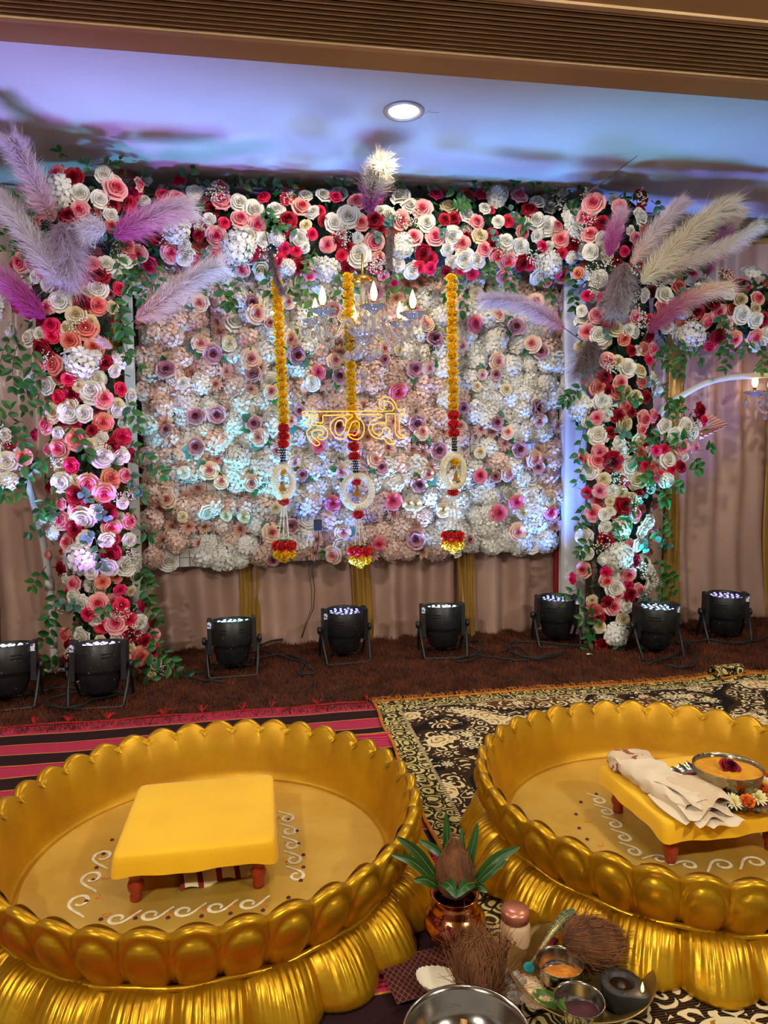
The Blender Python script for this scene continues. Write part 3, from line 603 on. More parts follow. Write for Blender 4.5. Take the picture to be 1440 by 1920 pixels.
for j in range(nz):
    for i in range(nx):
        u = (i+.5+(.5 if j % 2 else 0)-.25)/nx+rw.gauss(0, .006); v = (j+.5)/nz+rw.gauss(0, .008)
        if not (-.005 < u < 1.005): continue
        P = pan(min(max(u, .012), .988), min(max(v, .015), .99), .03)
        if any((P.x-a)**2+(P.z-b)**2 < (rr*.75)**2 for a, b, rr in wused): continue
        if j < 2 and hash1(i*3+j*7) < .12 and i < 8: continue
        f = math.sin(P.x*5.2+1.3)+math.sin(P.z*7.1+P.x*2.3)+.9*rw.uniform(-1, 1)
        kind = 'H' if f > .05 else rw.choice('BBU')
        if kind == 'H' and rw.random() < .12: kind = 'W'
        flower(fwall, kind, P+Vector((0, rw.uniform(-.02, .015), 0)), Vector((rw.gauss(0, .25), -1, rw.gauss(0, .25))), rw.uniform(.056, .074) if kind in 'HB' else rw.uniform(.045, .055), rw)
# ------------------------------------------------------------------ frame posts, white column, hoops
m_pvc = mat('white_post', C(216, 214, 212), C(204, 202, 200), 6, .45)
def post(p0, p1, Y, w, label):
    a, b_ = atY(*p0, Y), atY(*p1, Y); t = thing('frame_post', label, 'post', (b_.x, Y, 0), 'white frame posts')
    MB().box((-w/2, -.02, 0), (w/2, .02, 1)).build('shaft', m_pvc, t, False, Matrix(((1, 0, a.x-b_.x, 0), (0, 1, 0, 0), (0, 0, a.z, 0), (0, 0, 0, 1))))
    MB().box((-w/2-.02, -.06, 0), (w/2+.02, .06, .012)).build('foot_plate', m_pvc, t, False)
post((237, 480), (263, 1230), 3.80, .045, 'white frame post between the left flower stand and the panel')
# cloth-wrapped column
def column_fn(u, v):
    a = u*2*PI; c, s = math.cos(a), math.sin(a); k = (abs(c)**6+abs(s)**6)**(-1/6)
    x = .068*c*k+.004*math.sin(v*9)*math.sin(a*3)+.003*math.sin(a*7+v*4); y = .05*s*k+.002*math.sin(a*5+v*6)
    return (x, y, 2.34*v)
wc = thing('wrapped_upright', 'white cloth wrapped upright beside the panel, behind the right roses', 'upright', (atY(1074, 800, 3.84).x, 3.84, 0))
MB().grid(column_fn, 48, 24, True).build('cloth_wrap', mat('white_cloth', C(226, 226, 230), C(212, 212, 218), 5, .8, bump=.1, bscale=40), wc)
MB().box((-.09, -.06, 0), (.09, .06, .01)).build('foot_plate', m_pvc, wc, False)
rs = MB().box((-.011, -.012, 0), (.011, .012, .56)).build('red_batten', mat('red_paint', C(170, 26, 20), C(140, 18, 16), 8, .5), smooth=False)
rs.location = (atY(1042, 1075, 3.90).x, 3.90, 0); tag(rs, 'red batten standing under the panel beside the white upright', 'batten')
def hoop(pts, Y, label, r=.017):
    P = [atY(x, y, Y) for x, y in pts]; t = thing('hoop_stand', label, 'hoop stand', (P[0].x, Y, 0), 'white hoop stands')
    MB().tube([p-t.location for p in catmull(P, 8)], r, 10).build('hoop_tube', m_pvc, t)
    P0 = P[0]-t.location
    MB().tube([(P0.x, 0, .006), (P0.x, 0, P0.z)], r, 10).tube([(P0.x-.13, 0, .012), (P0.x+.13, 0, .012)], .012, 8).build('leg', m_pvc, t)
    P1 = P[-1]-t.location
    MB().tube([(P1.x, 0, .006), (P1.x, 0, P1.z)], r, 10).tube([(P1.x-.13, 0, .012), (P1.x+.13, 0, .012)], .012, 8).build('leg', m_pvc, t)
    i = 2; c = P[i]-t.location
    MB().tube([c+Vector((0, 0, -.03)), c+Vector((0, 0, .03))], r*1.3, 10).build('coupling', m_pvc, t)
    return t
hoop([(101, 1215), (98, 1150), (93, 1095), (84, 1035), (70, 970), (52, 905), (20, 825), (-40, 760), (-130, 730), (-240, 745), (-330, 810), (-380, 920), (-398, 1060), (-402, 1190)], 3.62, 'white hoop stand curving up behind the left flower stand')
hoop([(1205, 1100), (1205, 1000), (1212, 890), (1235, 780), (1290, 735), (1340, 713), (1400, 705), (1460, 706), (1540, 735), (1600, 800), (1630, 900), (1640, 1010), (1642, 1100)], 3.60, 'white hoop stand curving right above the pink fan leaf')

# pink dried fan palm
P = atY(1295, 812, 3.50)
fan = thing('fan_leaf', 'pleated pink dried fan palm leaf behind the slanting rose bunch', 'palm leaf', P)
mb = MB(); n = 26; vs = []; fs = []
tip = [(1322, 770), (1366, 796), (1310, 826)]
E0, E1, E2 = [atY(x, y, 3.49)-P for x, y in tip]
for i in range(n+1):
    t = i/n; e = E0.lerp(E1, t*2) if t < .5 else E1.lerp(E2, t*2-1); zg = .012*(1 if i % 2 else -1)
    for k in (0.05, .5, 1): q = e*k; vs.append(q+Vector((0, zg*k, 0)))
for i in range(n):
    for k in range(2): fs.append((i*3+k, i*3+k+1, i*3+3+k+1, i*3+3+k))
mb.add(vs, fs, [hash1(i) for i in range(len(vs))]); mb.build('pleated_blade', ramp('pink_dried_leaf', [(0, C(220, 156, 146)), (1, C(242, 196, 188))], .5, .05), fan, False)
MB().tube([(0, 0, 0), atY(1262, 842, 3.5)-P], .003, 5).build('stalk', m_stem, fan)

# ------------------------------------------------------------------ pampas plumes
def plume(pts, wid, cols, label, n=2300, Y=3.25, Y2=None, stem_to=None, lean=.45, bushy=0.0, seed=1, name='pampas_plume'):
    rg = np.random.default_rng(seed); Y2 = Y if Y2 is None else Y2
    m = len(pts); P = catmull([atY(x, y, Y+(Y2-Y)*i/(m-1)) for i, (x, y) in enumerate(pts)], 10)
    A = np.array([tuple(p) for p in P]); k = mpp(P[0]); wid = wid*k
    t0 = Vector(P[0]); th = thing(name, label, 'pampas plume', t0, 'dyed pampas plumes')
    A = A-np.array(t0)
    t = rg.uniform(.02, 1, n)**.85; f = t*(len(A)-1); i0 = np.clip(f.astype(int), 0, len(A)-2); fr = (f-i0)[:, None]
    B = A[i0]*(1-fr)+A[i0+1]*fr; T = A[i0+1]-A[i0]; T /= np.linalg.norm(T, axis=1)[:, None]
    R = rg.normal(size=(n, 3)); R[:, 1] *= .75; R -= (R*T).sum(1)[:, None]*T; R /= np.linalg.norm(R, axis=1)[:, None]
    prof = (np.minimum(1, t*4.5+.15)*(1-.30*t))
    L = wid*1.25*prof*rg.uniform(.55, 1.3, n)
    sw = rg.uniform(lean*.6, lean*1.5, n)[:, None]
    D1 = R*.8+T*sw; D2 = R*.55+T*(sw*1.9)+np.array([0, 0, -.28])+rg.normal(size=(n, 3))*(.20+bushy)
    p1 = B+D1*(L*.5)[:, None]; p2 = p1+D2*(L*.62)[:, None]
    W = np.cross(D1, rg.normal(size=(n, 3))); W /= np.linalg.norm(W, axis=1)[:, None]; ww = .0011
    V = np.empty((n, 5, 3)); V[:, 0] = B-W*ww; V[:, 1] = B+W*ww; V[:, 2] = p1-W*ww*.8; V[:, 3] = p1+W*ww*.8; V[:, 4] = p2
    base = np.arange(n)[:, None]*5
    loops = np.concatenate([base+np.array([[0, 1, 3, 2]]), base+np.array([[2, 3, 4]])], 1).ravel()
    me = bpy.data.meshes.new('plume'); me.vertices.add(n*5); me.vertices.foreach_set('co', V.ravel())
    me.loops.add(n*7); me.loops.foreach_set('vertex_index', loops.astype(np.int32))
    ls = (np.arange(n)[:, None]*7+np.array([[0, 4]])).ravel(); me.polygons.add(n*2); me.polygons.foreach_set('loop_start', ls.astype(np.int32)); me.update(calc_edges=True)
    at = me.attributes.new('g', 'FLOAT', 'POINT'); g = np.clip(np.repeat(t[:, None], 5, 1)*.9+np.array([[0, 0, .04, .04, .12]])+rg.normal(0, .05, (n, 1)), .01, 1); at.data.foreach_set('value', g.astype(np.float32).ravel())
    me.materials.append(ramp('plume_'+'_'.join(map(str, cols[0][1][:3]))[:24]+str(len(cols))+str(seed), [(p_, C(*c)) for p_, c in cols], .7, .02, trl=.35, sheen=.2))
    tag(put('plume', me, th), kind='stuff')
    st = [Vector(A[j]) for j in range(0, len(A), 3)]
    if stem_to: st = [atY(*stem_to, Y+.03)-t0]+st
    MB().tube(st, [.0028]+[.0022*(1-.7*j/len(st)) for j in range(1, len(st))], 5).build('stalk', m_stem if bushy or not stem_to else mat('dark_stalk', C(50, 36, 40), None, 20, .6), th)
    return th
LIL, WHT, MAG, CRM, BRN, PCH = (222, 206, 224), (240, 232, 232), (196, 60, 160), (238, 222, 196), (142, 122, 122), (226, 178, 168)
plume([(104, 415), (85, 385), (62, 335), (38, 290), (18, 258)], 34, [(0, PCH), (.4, (226, 200, 208)), (1, LIL)], 'upright lilac plume rising at the top left of the arch', Y=3.34, Y2=3.06, seed=1)
plume([(122, 535), (92, 500), (52, 440), (22, 398), (-6, 368)], 34, [(0, (216, 204, 210)), (1, WHT)], 'broad white plume leaning left out of the left flower stand', 3000, Y=3.29, seed=2)
plume([(112, 415), (120, 445), (128, 480), (122, 525)], 42, [(0, (176, 152, 166)), (1, (206, 190, 200))], 'bushy grey mauve plume hanging over the left flower stand', 3600, Y=3.31, bushy=.45, seed=3, lean=.3)
plume([(198, 436), (184, 430), (168, 428), (155, 432)], 28, [(0, (228, 216, 226)), (1, (236, 228, 234))], 'small fluffy white plume tip beside the grey mauve plume', 1500, Y=3.29, bushy=.3, seed=4, lean=.25)
plume([(212, 447), (240, 428), (285, 405), (325, 392), (352, 388)], 36, [(0, (190, 50, 150)), (.25, (214, 116, 180)), (.55, (236, 200, 218)), (1, WHT)], 'magenta plume with white tips spread over the top left roses', 3200, Y=3.31, stem_to=(205, 452), seed=5)
plume([(252, 600), (285, 580), (330, 545), (372, 515), (412, 498)], 34, [(0, (232, 170, 150)), (.35, (240, 214, 206)), (1, (238, 240, 244))], 'white plume with peach base in front of the panel left side', 2800, Y=3.41, Y2=3.31, stem_to=(232, 615), seed=6)
plume([(86, 598), (66, 580), (40, 552), (18, 532), (-10, 512)], 30, [(0, (170, 40, 130)), (.5, (206, 90, 168)), (1, (232, 170, 212))], 'deep magenta plume at the far left over the roses', 2600, Y=3.31, seed=7)
plume([(212, 652), (200, 645), (186, 636)], 12, [(0, PCH), (1, (240, 220, 224))], 'tiny pale pink plume low on the left flower stand', 600, Y=3.33, seed=8)
plume([(690, 402), (694, 375), (701, 345), (709, 320), (716, 306)], 32, [(0, (150, 40, 120)), (.3, (190, 90, 150)), (.5, (246, 234, 200)), (1, (252, 244, 214))], 'magenta and cream plume standing at the middle of the top garland', 2600, Y=3.50, Y2=3.22, seed=9)
plume([(735, 430), (733, 450), (730, 478), (731, 500)], 11, [(0, (92, 74, 78)), (1, (120, 104, 106))], 'thin dark brown plume hanging at the middle of the top garland', 1200, Y=3.52, stem_to=(738, 405), seed=10)
plume([(505, 465), (510, 490), (518, 520), (530, 550)], 10, [(0, (92, 74, 78)), (1, (124, 108, 112))], 'thin dark brown plume hanging above the first marigold garland', 1200, Y=3.53, stem_to=(498, 435), seed=11)
plume([(1142, 482), (1146, 455), (1154, 425), (1165, 398)], 22, [(0, (178, 50, 140)), (.5, (206, 120, 180)), (1, (240, 220, 232))], 'magenta plume with pale tip on the top right corner roses', 2200, Y=3.35, seed=12)
plume([(1182, 497), (1205, 465), (1235, 425), (1262, 395), (1280, 378)], 25, [(0, (232, 196, 176)), (.4, (236, 222, 222)), (1, LIL)], 'slim lilac white plume above the right flower stand', 2300, Y=3.35, seed=13)
plume([(1200, 535), (1230, 500), (1280, 450), (1330, 405), (1372, 385)], 36, [(0, (236, 220, 190)), (1, (244, 230, 208))], 'largest cream plume fanning right from the right flower stand', 3800, Y=3.31, bushy=.15, seed=14)
plume([(1325, 520), (1340, 478), (1358, 440), (1372, 415), (1386, 396)], 22, [(0, (170, 60, 130)), (.45, (200, 130, 176)), (.75, (244, 226, 190)), (1, (248, 236, 204))], 'mauve plume with cream tip standing behind the right garland', 2200, Y=3.47, seed=15)
plume([(1250, 508), (1290, 488), (1340, 470), (1385, 448), (1424, 424)], 24, [(0, (232, 196, 176)), (.3, (240, 226, 214)), (1, (246, 242, 230))], 'long white plume pointing right above the right garland', 2500, Y=3.33, seed=16)
plume([(1212, 626), (1240, 598), (1280, 568), (1325, 545), (1366, 540)], 25, [(0, (160, 44, 100)), (.4, (196, 110, 140)), (.7, (240, 206, 176)), (1, (250, 232, 200))], 'wine and cream plume lying across the right garland', 2800, Y=3.31, stem_to=(1204, 640), seed=17)
plume([(1172, 492), (1166, 520), (1160, 550), (1155, 588)], 32, [(0, (150, 128, 130)), (1, (176, 156, 158))], 'bushy grey brown plume hanging on the right flower stand', 3200, Y=3.33, bushy=.4, seed=18, lean=.3)
plume([(1118, 640), (1108, 658), (1098, 680), (1092, 700)], 28, [(0, (104, 84, 80)), (1, (138, 116, 110))], 'bushy dark brown plume on the inner edge of the right flower stand', 2600, Y=3.35, bushy=.4, seed=19, lean=.3)
plume([(1062, 618), (1030, 596), (990, 574), (945, 562), (910, 562)], 25, [(0, (226, 150, 150)), (.35, (226, 196, 214)), (1, (226, 218, 236))], 'lilac plume arching over the panel top right corner', 2600, Y=3.41, Y2=3.36, stem_to=(1092, 640), seed=20)
P = atY(1092, 368, 3.3)
s_ = MB().tube([(0, 0, 0), atY(1145, 330, 3.25)-P, atY(1195, 292, 3.2)-P], [.003, .0024, .0012], 5).build('bare_stalk', m_stem); s_.location = P; tag(s_, 'bare dark plume stalk slanting up from the top right roses', 'stalk')

# ------------------------------------------------------------------ marigold garlands
def pom_mb(seed, n=110):
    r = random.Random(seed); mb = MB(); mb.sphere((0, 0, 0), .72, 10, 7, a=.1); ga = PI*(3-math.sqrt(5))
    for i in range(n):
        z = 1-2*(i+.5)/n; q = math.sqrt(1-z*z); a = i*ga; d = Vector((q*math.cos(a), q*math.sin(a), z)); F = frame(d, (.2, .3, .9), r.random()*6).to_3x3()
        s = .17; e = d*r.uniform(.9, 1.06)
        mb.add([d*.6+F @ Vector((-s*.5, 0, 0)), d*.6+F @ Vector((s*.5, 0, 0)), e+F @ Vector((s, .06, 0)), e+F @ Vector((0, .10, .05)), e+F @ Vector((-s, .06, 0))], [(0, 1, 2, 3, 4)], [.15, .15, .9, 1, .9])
    return mb
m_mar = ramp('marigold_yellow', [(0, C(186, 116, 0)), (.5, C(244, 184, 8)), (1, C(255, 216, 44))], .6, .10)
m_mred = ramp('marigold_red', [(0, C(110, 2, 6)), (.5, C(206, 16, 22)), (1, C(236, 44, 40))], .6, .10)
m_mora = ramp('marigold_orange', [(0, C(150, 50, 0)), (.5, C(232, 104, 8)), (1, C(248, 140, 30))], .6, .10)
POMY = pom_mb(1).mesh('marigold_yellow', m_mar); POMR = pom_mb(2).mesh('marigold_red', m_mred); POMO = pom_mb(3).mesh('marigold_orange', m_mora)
m_jas = mat('jasmine_white', C(236, 234, 222), C(214, 212, 196), 60, .6)
m_blk = mat('black_thread', C(24, 26, 26), None, 30, .7)
m_bell = mat('bell_gold', C(214, 164, 60), C(150, 104, 30), 120, .35, .8, bump=.5, bscale=300)
BUD = MB().lathe([(0, -1), (.5, -.7), (.7, 0), (.5, .7), (0, 1)], 6).mesh('jasmine_bud', m_jas)
def garland(px_top, px_ye, n_y, px_re, px_jas, ring, ball, bell, red2, strands, tip_, Y, label, inner='Y'):
    A = atY(*px_top, Y); t = thing('marigold_garland', label, 'garland', A, 'hanging marigold garlands')
    def pt(x, y): return atY(x, y, Y)-A
    k = mpp(A)
    def pom(me, x, y, r, sq=.82, nm=None): put(nm or ('red_marigold' if me is POMR else 'yellow_marigold'), me, t, Matrix.Translation(pt(x, y)) @ Matrix.Rotation(RND.random()*6, 4, 'Z') @ Matrix.Diagonal((r*k, r*k, r*k*sq, 1)))
    MB().tube([pt(px_top[0], px_top[1]-30), pt(*px_top), pt(*px_jas[0]), pt(*ring[:2])], .0012, 4).build('string', m_blk, t)
    for i in range(n_y):
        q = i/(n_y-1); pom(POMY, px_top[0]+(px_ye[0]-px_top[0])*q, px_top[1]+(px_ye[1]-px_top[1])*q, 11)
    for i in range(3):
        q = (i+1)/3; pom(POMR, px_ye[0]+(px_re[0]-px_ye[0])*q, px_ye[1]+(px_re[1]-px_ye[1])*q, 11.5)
    # jasmine band on black thread
    mb = MB(); (x0, y0), (x1, y1) = px_jas
    mb.tube([pt(x0, y0-4), pt(x1, y1+4)], 5.5*k, 8); mb.build('thread_band', m_blk, t)
    mb = MB(); n = 5
    for j in range(n):
        c = pt(x0+(x1-x0)*j/(n-1), y0+(y1-y0)*j/(n-1))
        for i in range(11):
            a = i/11*2*PI+j*.3; d = Vector((math.cos(a), math.sin(a), .15)); mb.tube([c+d*5*k, c+d*8*k, c+d*11*k], [.0016, .0026, .0008], 5)
    mb.build('jasmine_buds', m_jas, t)
    # tuberose ring: torus of buds
    cx, cy, rx, ry, rt, yaw_ = ring; c = pt(cx, cy); mb = MB(); nn = 58
    for i in range(nn):
        a = i/nn*2*PI; cc = c+Vector((rx*k*math.cos(a)*math.cos(yaw_), rx*k*math.cos(a)*math.sin(yaw_), ry*k*math.sin(a))); out = Vector((math.cos(a)*math.cos(yaw_), math.cos(a)*math.sin(yaw_), math.sin(a))); ax = Vector((-math.sin(yaw_), math.cos(yaw_), 0))
        for j in range(9):
            b_ = j/9*2*PI+(i % 2)*.35; d = out*math.cos(b_)+ax*math.sin(b_)
            mb.sphere(cc+d*rt*k, 2.1*k, 5, 4)
    mb.build('tuberose_ring', mat('tuberose', C(240, 234, 206), C(224, 214, 176), 90, .6), t)
    pom(POMY if inner == 'Y' else POMR, *ball, 9.5, .85)
    bx, by = bell; mb = MB(); mb.lathe([(0, 9), (2.2, 8.6), (3, 5), (4.2, 0), (6, -5), (8.2, -9), (8.6, -10), (7.2, -10)], 16)
    bm = mb.mesh('bell', m_bell); put('bell', bm, t, Matrix.Translation(pt(bx, by)) @ Matrix.Scale(k, 4))
    MB().tube([pt(ball[0], ball[1]+6), pt(bx, by-8)], .001, 4).build('bell_string', m_blk, t)
    pom(POMR, *red2, 11, .78)
    # tuberose strands
    (sx0, sy0), (sx1, sy1) = strands
    for i in range(6):
        a = i/6*2*PI+.4; p0 = pt(sx0, sy0)+Vector((math.cos(a), math.sin(a), 0))*4*k; p1 = pt(sx1, sy1)+Vector((math.cos(a), math.sin(a), 0))*11*k; mb = MB()
        for j in range(9):
            c = p0.lerp(p1, j/9); e = p0.lerp(p1, (j+.95)/9); mb.tube([c, c.lerp(e, .75), e], [.0016, .0024, .0038], 5, cap=False)
            for s in range(4):
                d = Vector((math.cos(s*PI/2+j), math.sin(s*PI/2+j), .3)); mb.tube([e, e+d*.006], [.0016, .0006], 3, cap=False)
        mb.build('tuberose_strand', m_jas, t)
    # tip tassel: leaves, red ring, yellow ring
    tx, ty = tip_; c = pt(tx, ty)
    for i in range(6):
        a = i/6*2*PI; d = Vector((math.cos(a), math.sin(a), 0)); z = Vector((0, 0, 1)); put('leaf', LEAF, t, Matrix.Translation(c+Vector((0, 0, 17*k))) @ Matrix((d.cross(z), d, z)).transposed().to_4x4() @ Matrix.Scale(.046, 4))
    for i in range(6):
        a = i/6*2*PI+.2; put('red_marigold', POMR, t, Matrix.Translation(c+Vector((math.cos(a)*15*k, math.sin(a)*15*k, 7*k))) @ Matrix.Rotation(a, 4, 'Z') @ Matrix.Scale(10*k, 4))
        put('yellow_marigold', POMY, t, Matrix.Translation(c+Vector((math.cos(a+.5)*13*k, math.sin(a+.5)*13*k, -9*k))) @ Matrix.Rotation(a, 4, 'Z') @ Matrix.Scale(10*k, 4))
    put('yellow_marigold', POMY, t, Matrix.Translation(c+Vector((0, -4*k, -17*k))) @ Matrix.Scale(9*k, 4))
    return t
garland((518, 530), (532, 788), 17, (531, 832), ((530, 843), (531, 862)), (532, 905, 20, 29, 5, .5), (529, 884), (529, 911), (532, 940), ((533, 950), (532, 1008)), (533, 1030), 3.58, 'marigold garland nearest the left flower stand, ending in red and yellow blooms')
garland((652, 520), (661, 800), 18, (664, 856), ((666, 864), (667, 882)), (670, 922, 28, 30, 5.5, .05), (668, 903), (670, 920), (672, 965), ((673, 975), (675, 1022)), (675, 1040), 3.62, 'middle marigold garland hanging behind the chandelier and neon sign', 'R')
garland((846, 522), (850, 762), 16, (851, 812), ((852, 822), (852, 842)), (850, 884, 24, 30, 5.5, .35), (853, 866), (855, 893), (849, 922), ((849, 932), (849, 990)), (849, 1012), 3.58, 'marigold garland on the side of the lilac plume, with gold bell')

# ------------------------------------------------------------------ neon sign
m_neon = mat('neon_orange', C(255, 170, 40), None, 10, .4, emit=(1.0, .40, .035, 1), es=1.15)
def npx(s): return [tuple(map(float, q.split(','))) for q in s.split()]
NE = [
 ("bar_and_final_letter", npx("640,515 665,522 690,522 720,536 750,510 775,440 775,390 750,360 710,360 680,390 655,450 640,500 655,545 700,575 760,580 810,545 835,480 835,420 810,360 770,320 748,295 760,275 900,277 1030,275 1050,287 1045,308 1000,325 940,350 900,400 895,460 930,530 990,565 1050,575 1085,575 1110,615 1150,640 1200,630 1210,605 1180,600 1150,575 1140,540 1155,500 1150,460 1125,435 1090,435 1065,455 1065,485 1050,515 1010,525 960,500 938,445 960,400 1010,380 1060,385 1090,390 1105,370 1105,300 1112,268 1205,268 1218,290 1218,470 1230,520 1270,560 1310,565 1335,550 1330,530 1290,525 1270,500 1270,300 1280,276 1315,275 1335,247 1320,226 1250,215 1225,160 1190,105 1140,68 1085,62 1035,95 1020,150 1040,200 1070,220 1085,195 1080,150 1095,115 1130,115 1180,150 1200,195 1185,225 1150,235 900,236 600,238 300,240 95,240 82,262 85,288")),
 ("letter_first", npx("85,290 160,291 250,285 265,300 245,315 180,325 145,350 140,390 175,420 175,445 135,485 140,540 180,600 240,655 280,650 290,630 265,600 215,560 195,520 205,485 250,465 310,475 330,495 325,525 290,530 265,550 280,575 330,585 370,560 388,520 375,465 330,420 260,410 210,405 195,385 220,365 280,378 320,380 330,360 330,300 340,286")),
 ("letter_middle", npx("340,286 500,285 660,280 690,290 680,315 640,345 615,380 600,450 570,510 540,530 510,520 480,470 485,400 510,360 550,350 575,365 582,405 597,410 610,380 615,345 595,315 550,305 490,325 440,370 420,430 435,490 480,550 530,580 590,570 640,515")),
]
YN = 3.54; A = atY(660, 790, YN); ns_ = thing('neon_sign', 'glowing orange neon sign spelling a Hindi word in outline letters', 'neon sign', A)
for nm, pts in NE:
    q = [atY(555+x/6.545, 735+y/6.545, YN)-A for x, y in pts]
    MB().tube(catmull(q, 4), .0031, 6).build('neon_tube', m_neon, ns_)['label'] = 'orange neon tube outline, '+nm.replace('_', ' ')
m_wire = mat('clear_wire', C(120, 110, 104), None, 20, .4)
for (a, b_) in (((572, 772), (606, 744)), ((752, 770), (690, 700))):
    MB().tube([atY(*a, YN)-A, atY(*b_, YN+.15)-A], .0009, 4).build('hanging_wire', m_wire, ns_)
cb = thing('neon_cable', 'thin black cable dropping from the panel bottom to the carpet', 'cable', atY(600, 1010, 3.62))
cp = [(596, 985), (598, 1010), (594, 1040), (585, 1070), (590, 1105), (588, 1140), (575, 1170), (566, 1196)]
MB().tube([atY(x, y, 3.60)-cb.location for x, y in cp], .0022, 5).build('wire', m_blk, cb)
MB().tube([atY(x-7+abs(y-1080)*.05, y, 3.61)-cb.location for x, y in cp[2:]], .0016, 5).build('wire', m_blk, cb)
q = atY(596, 985, 3.60)-cb.location; MB().box((q.x-.02, q.y-.012, q.z-.03), (q.x+.02, q.y+.012, q.z+.03), bev=.004).build('adaptor', m_blk, cb, False)

# ------------------------------------------------------------------ chandelier
m_glass = mat('crystal_glass', (1, .97, .95, 1), (1, .95, .92, 1), 10, .05, trans=.86, ior=1.5)
m_brass = mat('brass', C(214, 168, 84), C(190, 140, 60), 20, .25, .9)
m_bulb = mat('bulb_flame', (1, .8, .4, 1), None, 10, .3, emit=(1, .62, .18, 1), es=22)
m_bulbg = mat('bulb_glass', (1, .95, .85, 1), None, 10, .02, trans=1.0, ior=1.1)
m_sleeve = mat('candle_sleeve', C(96, 70, 30), None, 12, .3, .8)
DROP = MB().lathe([(0, -.034), (.006, -.031), (.0105, -.022), (.009, -.012), (.004, -.003), (.0015, 0)], 8).mesh('crystal_drop', m_glass, False)
BEAD = MB().lathe([(0, -.005), (.0045, -.002), (.0045, .002), (0, .005)], 6).mesh('crystal_bead', m_glass, False)
BIGD = MB().lathe([(0, -.046), (.009, -.040), (.018, -.026), (.014, -.012), (.005, -.003), (.002, 0)], 10).mesh('crystal_pendant', m_glass, False)
def chandelier(A, label, energy):
    t = thing('chandelier', label, 'chandelier', A, 'crystal chandeliers')
    MB().lathe([(.0, .20), (.035, .198), (.046, .188), (.05, .176), (.03, .172), (.01, .17)], 24).build('canopy', m_brass, t)
    MB().lathe([(.0, .30), (.006, .30), (.006, .20)], 8).build('hanging_rod', m_brass, t)
    MB().lathe([(.008, .176), (.012, .15), (.02, .135), (.012, .12), (.009, .06), (.014, .04), (.028, .02), (.014, .0), (.010, -.04), (.016, -.06), (.034, -.072), (.042, -.09), (.034, -.112), (.018, -.124), (.008, -.132), (.014, -.142), (.008, -.152), (0, -.156)], 16).build('centre_column', m_glass, t)
    MB().lathe([(.02, -.09), (.05, -.078), (.078, -.055), (.082, -.056), (.055, -.084), (.022, -.098)], 24).build('crystal_bowl', m_glass, t)
    RA = .245
    for i in range(6):
        a = -PI/2+i*PI/3+.06; ca, sa = math.cos(a), math.sin(a)
        prof = [(.03, -.10), (.055, -.055), (.085, -.018), (.115, -.028), (.145, -.075), (.175, -.108), (.212, -.10), (.236, -.062), (RA, -.020)]
        MB().tube([(r*ca, r*sa, z) for r, z in [(q.x, q.z) for q in catmull([(r, 0, z) for r, z in prof], 4)]], .0085, 8).build('glass_arm', m_glass, t)
        cx, cy = RA*ca, RA*sa
        dish = MB().lathe([(.008, -.03), (.016, -.022), (.026, -.012), (.05, -.002), (.062, .004), (.063, .008), (.05, .004), (.02, -.004), (.01, -.006)], 20, (cx, cy, 0)).build('drip_dish', m_glass, t)
        rim = MB()
        for k in range(22): b_ = k/22*2*PI; rim.sphere((cx+.062*math.cos(b_), cy+.062*math.sin(b_), .008), .0042, 5, 3)
        rim.build('beaded_rim', m_brass, dish)
        MB().lathe([(.0, .0), (.0085, .0), (.0085, .032), (.006, .034)], 10, (cx, cy, -.004)).build('candle_sleeve', m_sleeve, t)
        MB().lathe([(.006, .03), (.013, .044), (.0165, .056), (.0145, .074), (.008, .096), (.001, .114)], 10, (cx, cy, 0)).build('bulb', m_bulb, t)
        for k in range(4):
            b_ = a+k*PI/2+.6; dx, dy = cx+.058*math.cos(b_), cy+.058*math.sin(b_)
            for s in range(2): put('crystal_bead', BEAD, t, Matrix.Translation((dx, dy, -.006-s*.011)))
            put('crystal_drop', DROP, t, Matrix.Translation((dx, dy, -.03)) @ Matrix.Rotation(k, 4, 'Z') @ Matrix.Scale(1.25, 4))
        d2 = .13; put('crystal_bead', BEAD, t, Matrix.Translation((d2*ca, d2*sa, -.062)))
        put('crystal_drop', DROP, t, Matrix.Translation((.19*ca, .19*sa, -.118)) @ Matrix.Scale(1.1, 4))
        put('crystal_pendant', BIGD, t, Matrix.Translation((.075*math.cos(a+.5), .075*math.sin(a+.5), -.135 if i % 2 else -.15)) @ Matrix.Scale(1.15, 4))
        for s in range(4): put('crystal_bead', BEAD, t, Matrix.Translation((.075*math.cos(a+.5), .075*math.sin(a+.5), -.066-s*.019)))
        l = lamp('bulb_light', 'POINT', (A[0]+cx, A[1]+cy, A[2]+.062), (0, 0, 0), energy, (1, .62, .22), .014)
    for s in range(5): put('crystal_bead', BEAD, t, Matrix.Translation((0, 0, -.165-s*.014)) @ Matrix.Scale(1.3, 4))
    put('crystal_pendant', BIGD, t, Matrix.Translation((0, 0, -.235)) @ Matrix.Scale(1.25, 4))
    put('crystal_pendant', BIGD, t, Matrix.Translation((0, 0, -.300)) @ Matrix.Scale(.9, 4))
    return t
A = atY(681, 597, 3.42); chandelier((A.x, A.y, A.z), 'crystal chandelier with lit candle bulbs before the flower panel', 4)
A = atY(1508, 733, 3.50); t = chandelier((A.x, A.y, A.z), 'crystal chandelier half in view at the right edge', 2.5)
ch = t
for s in range(9): put('crystal_bead', BEAD, ch, Matrix.Translation((-.215, -.12, -.075-s*.014)))
put('crystal_drop', DROP, ch, Matrix.Translation((-.215, -.12, -.20)))

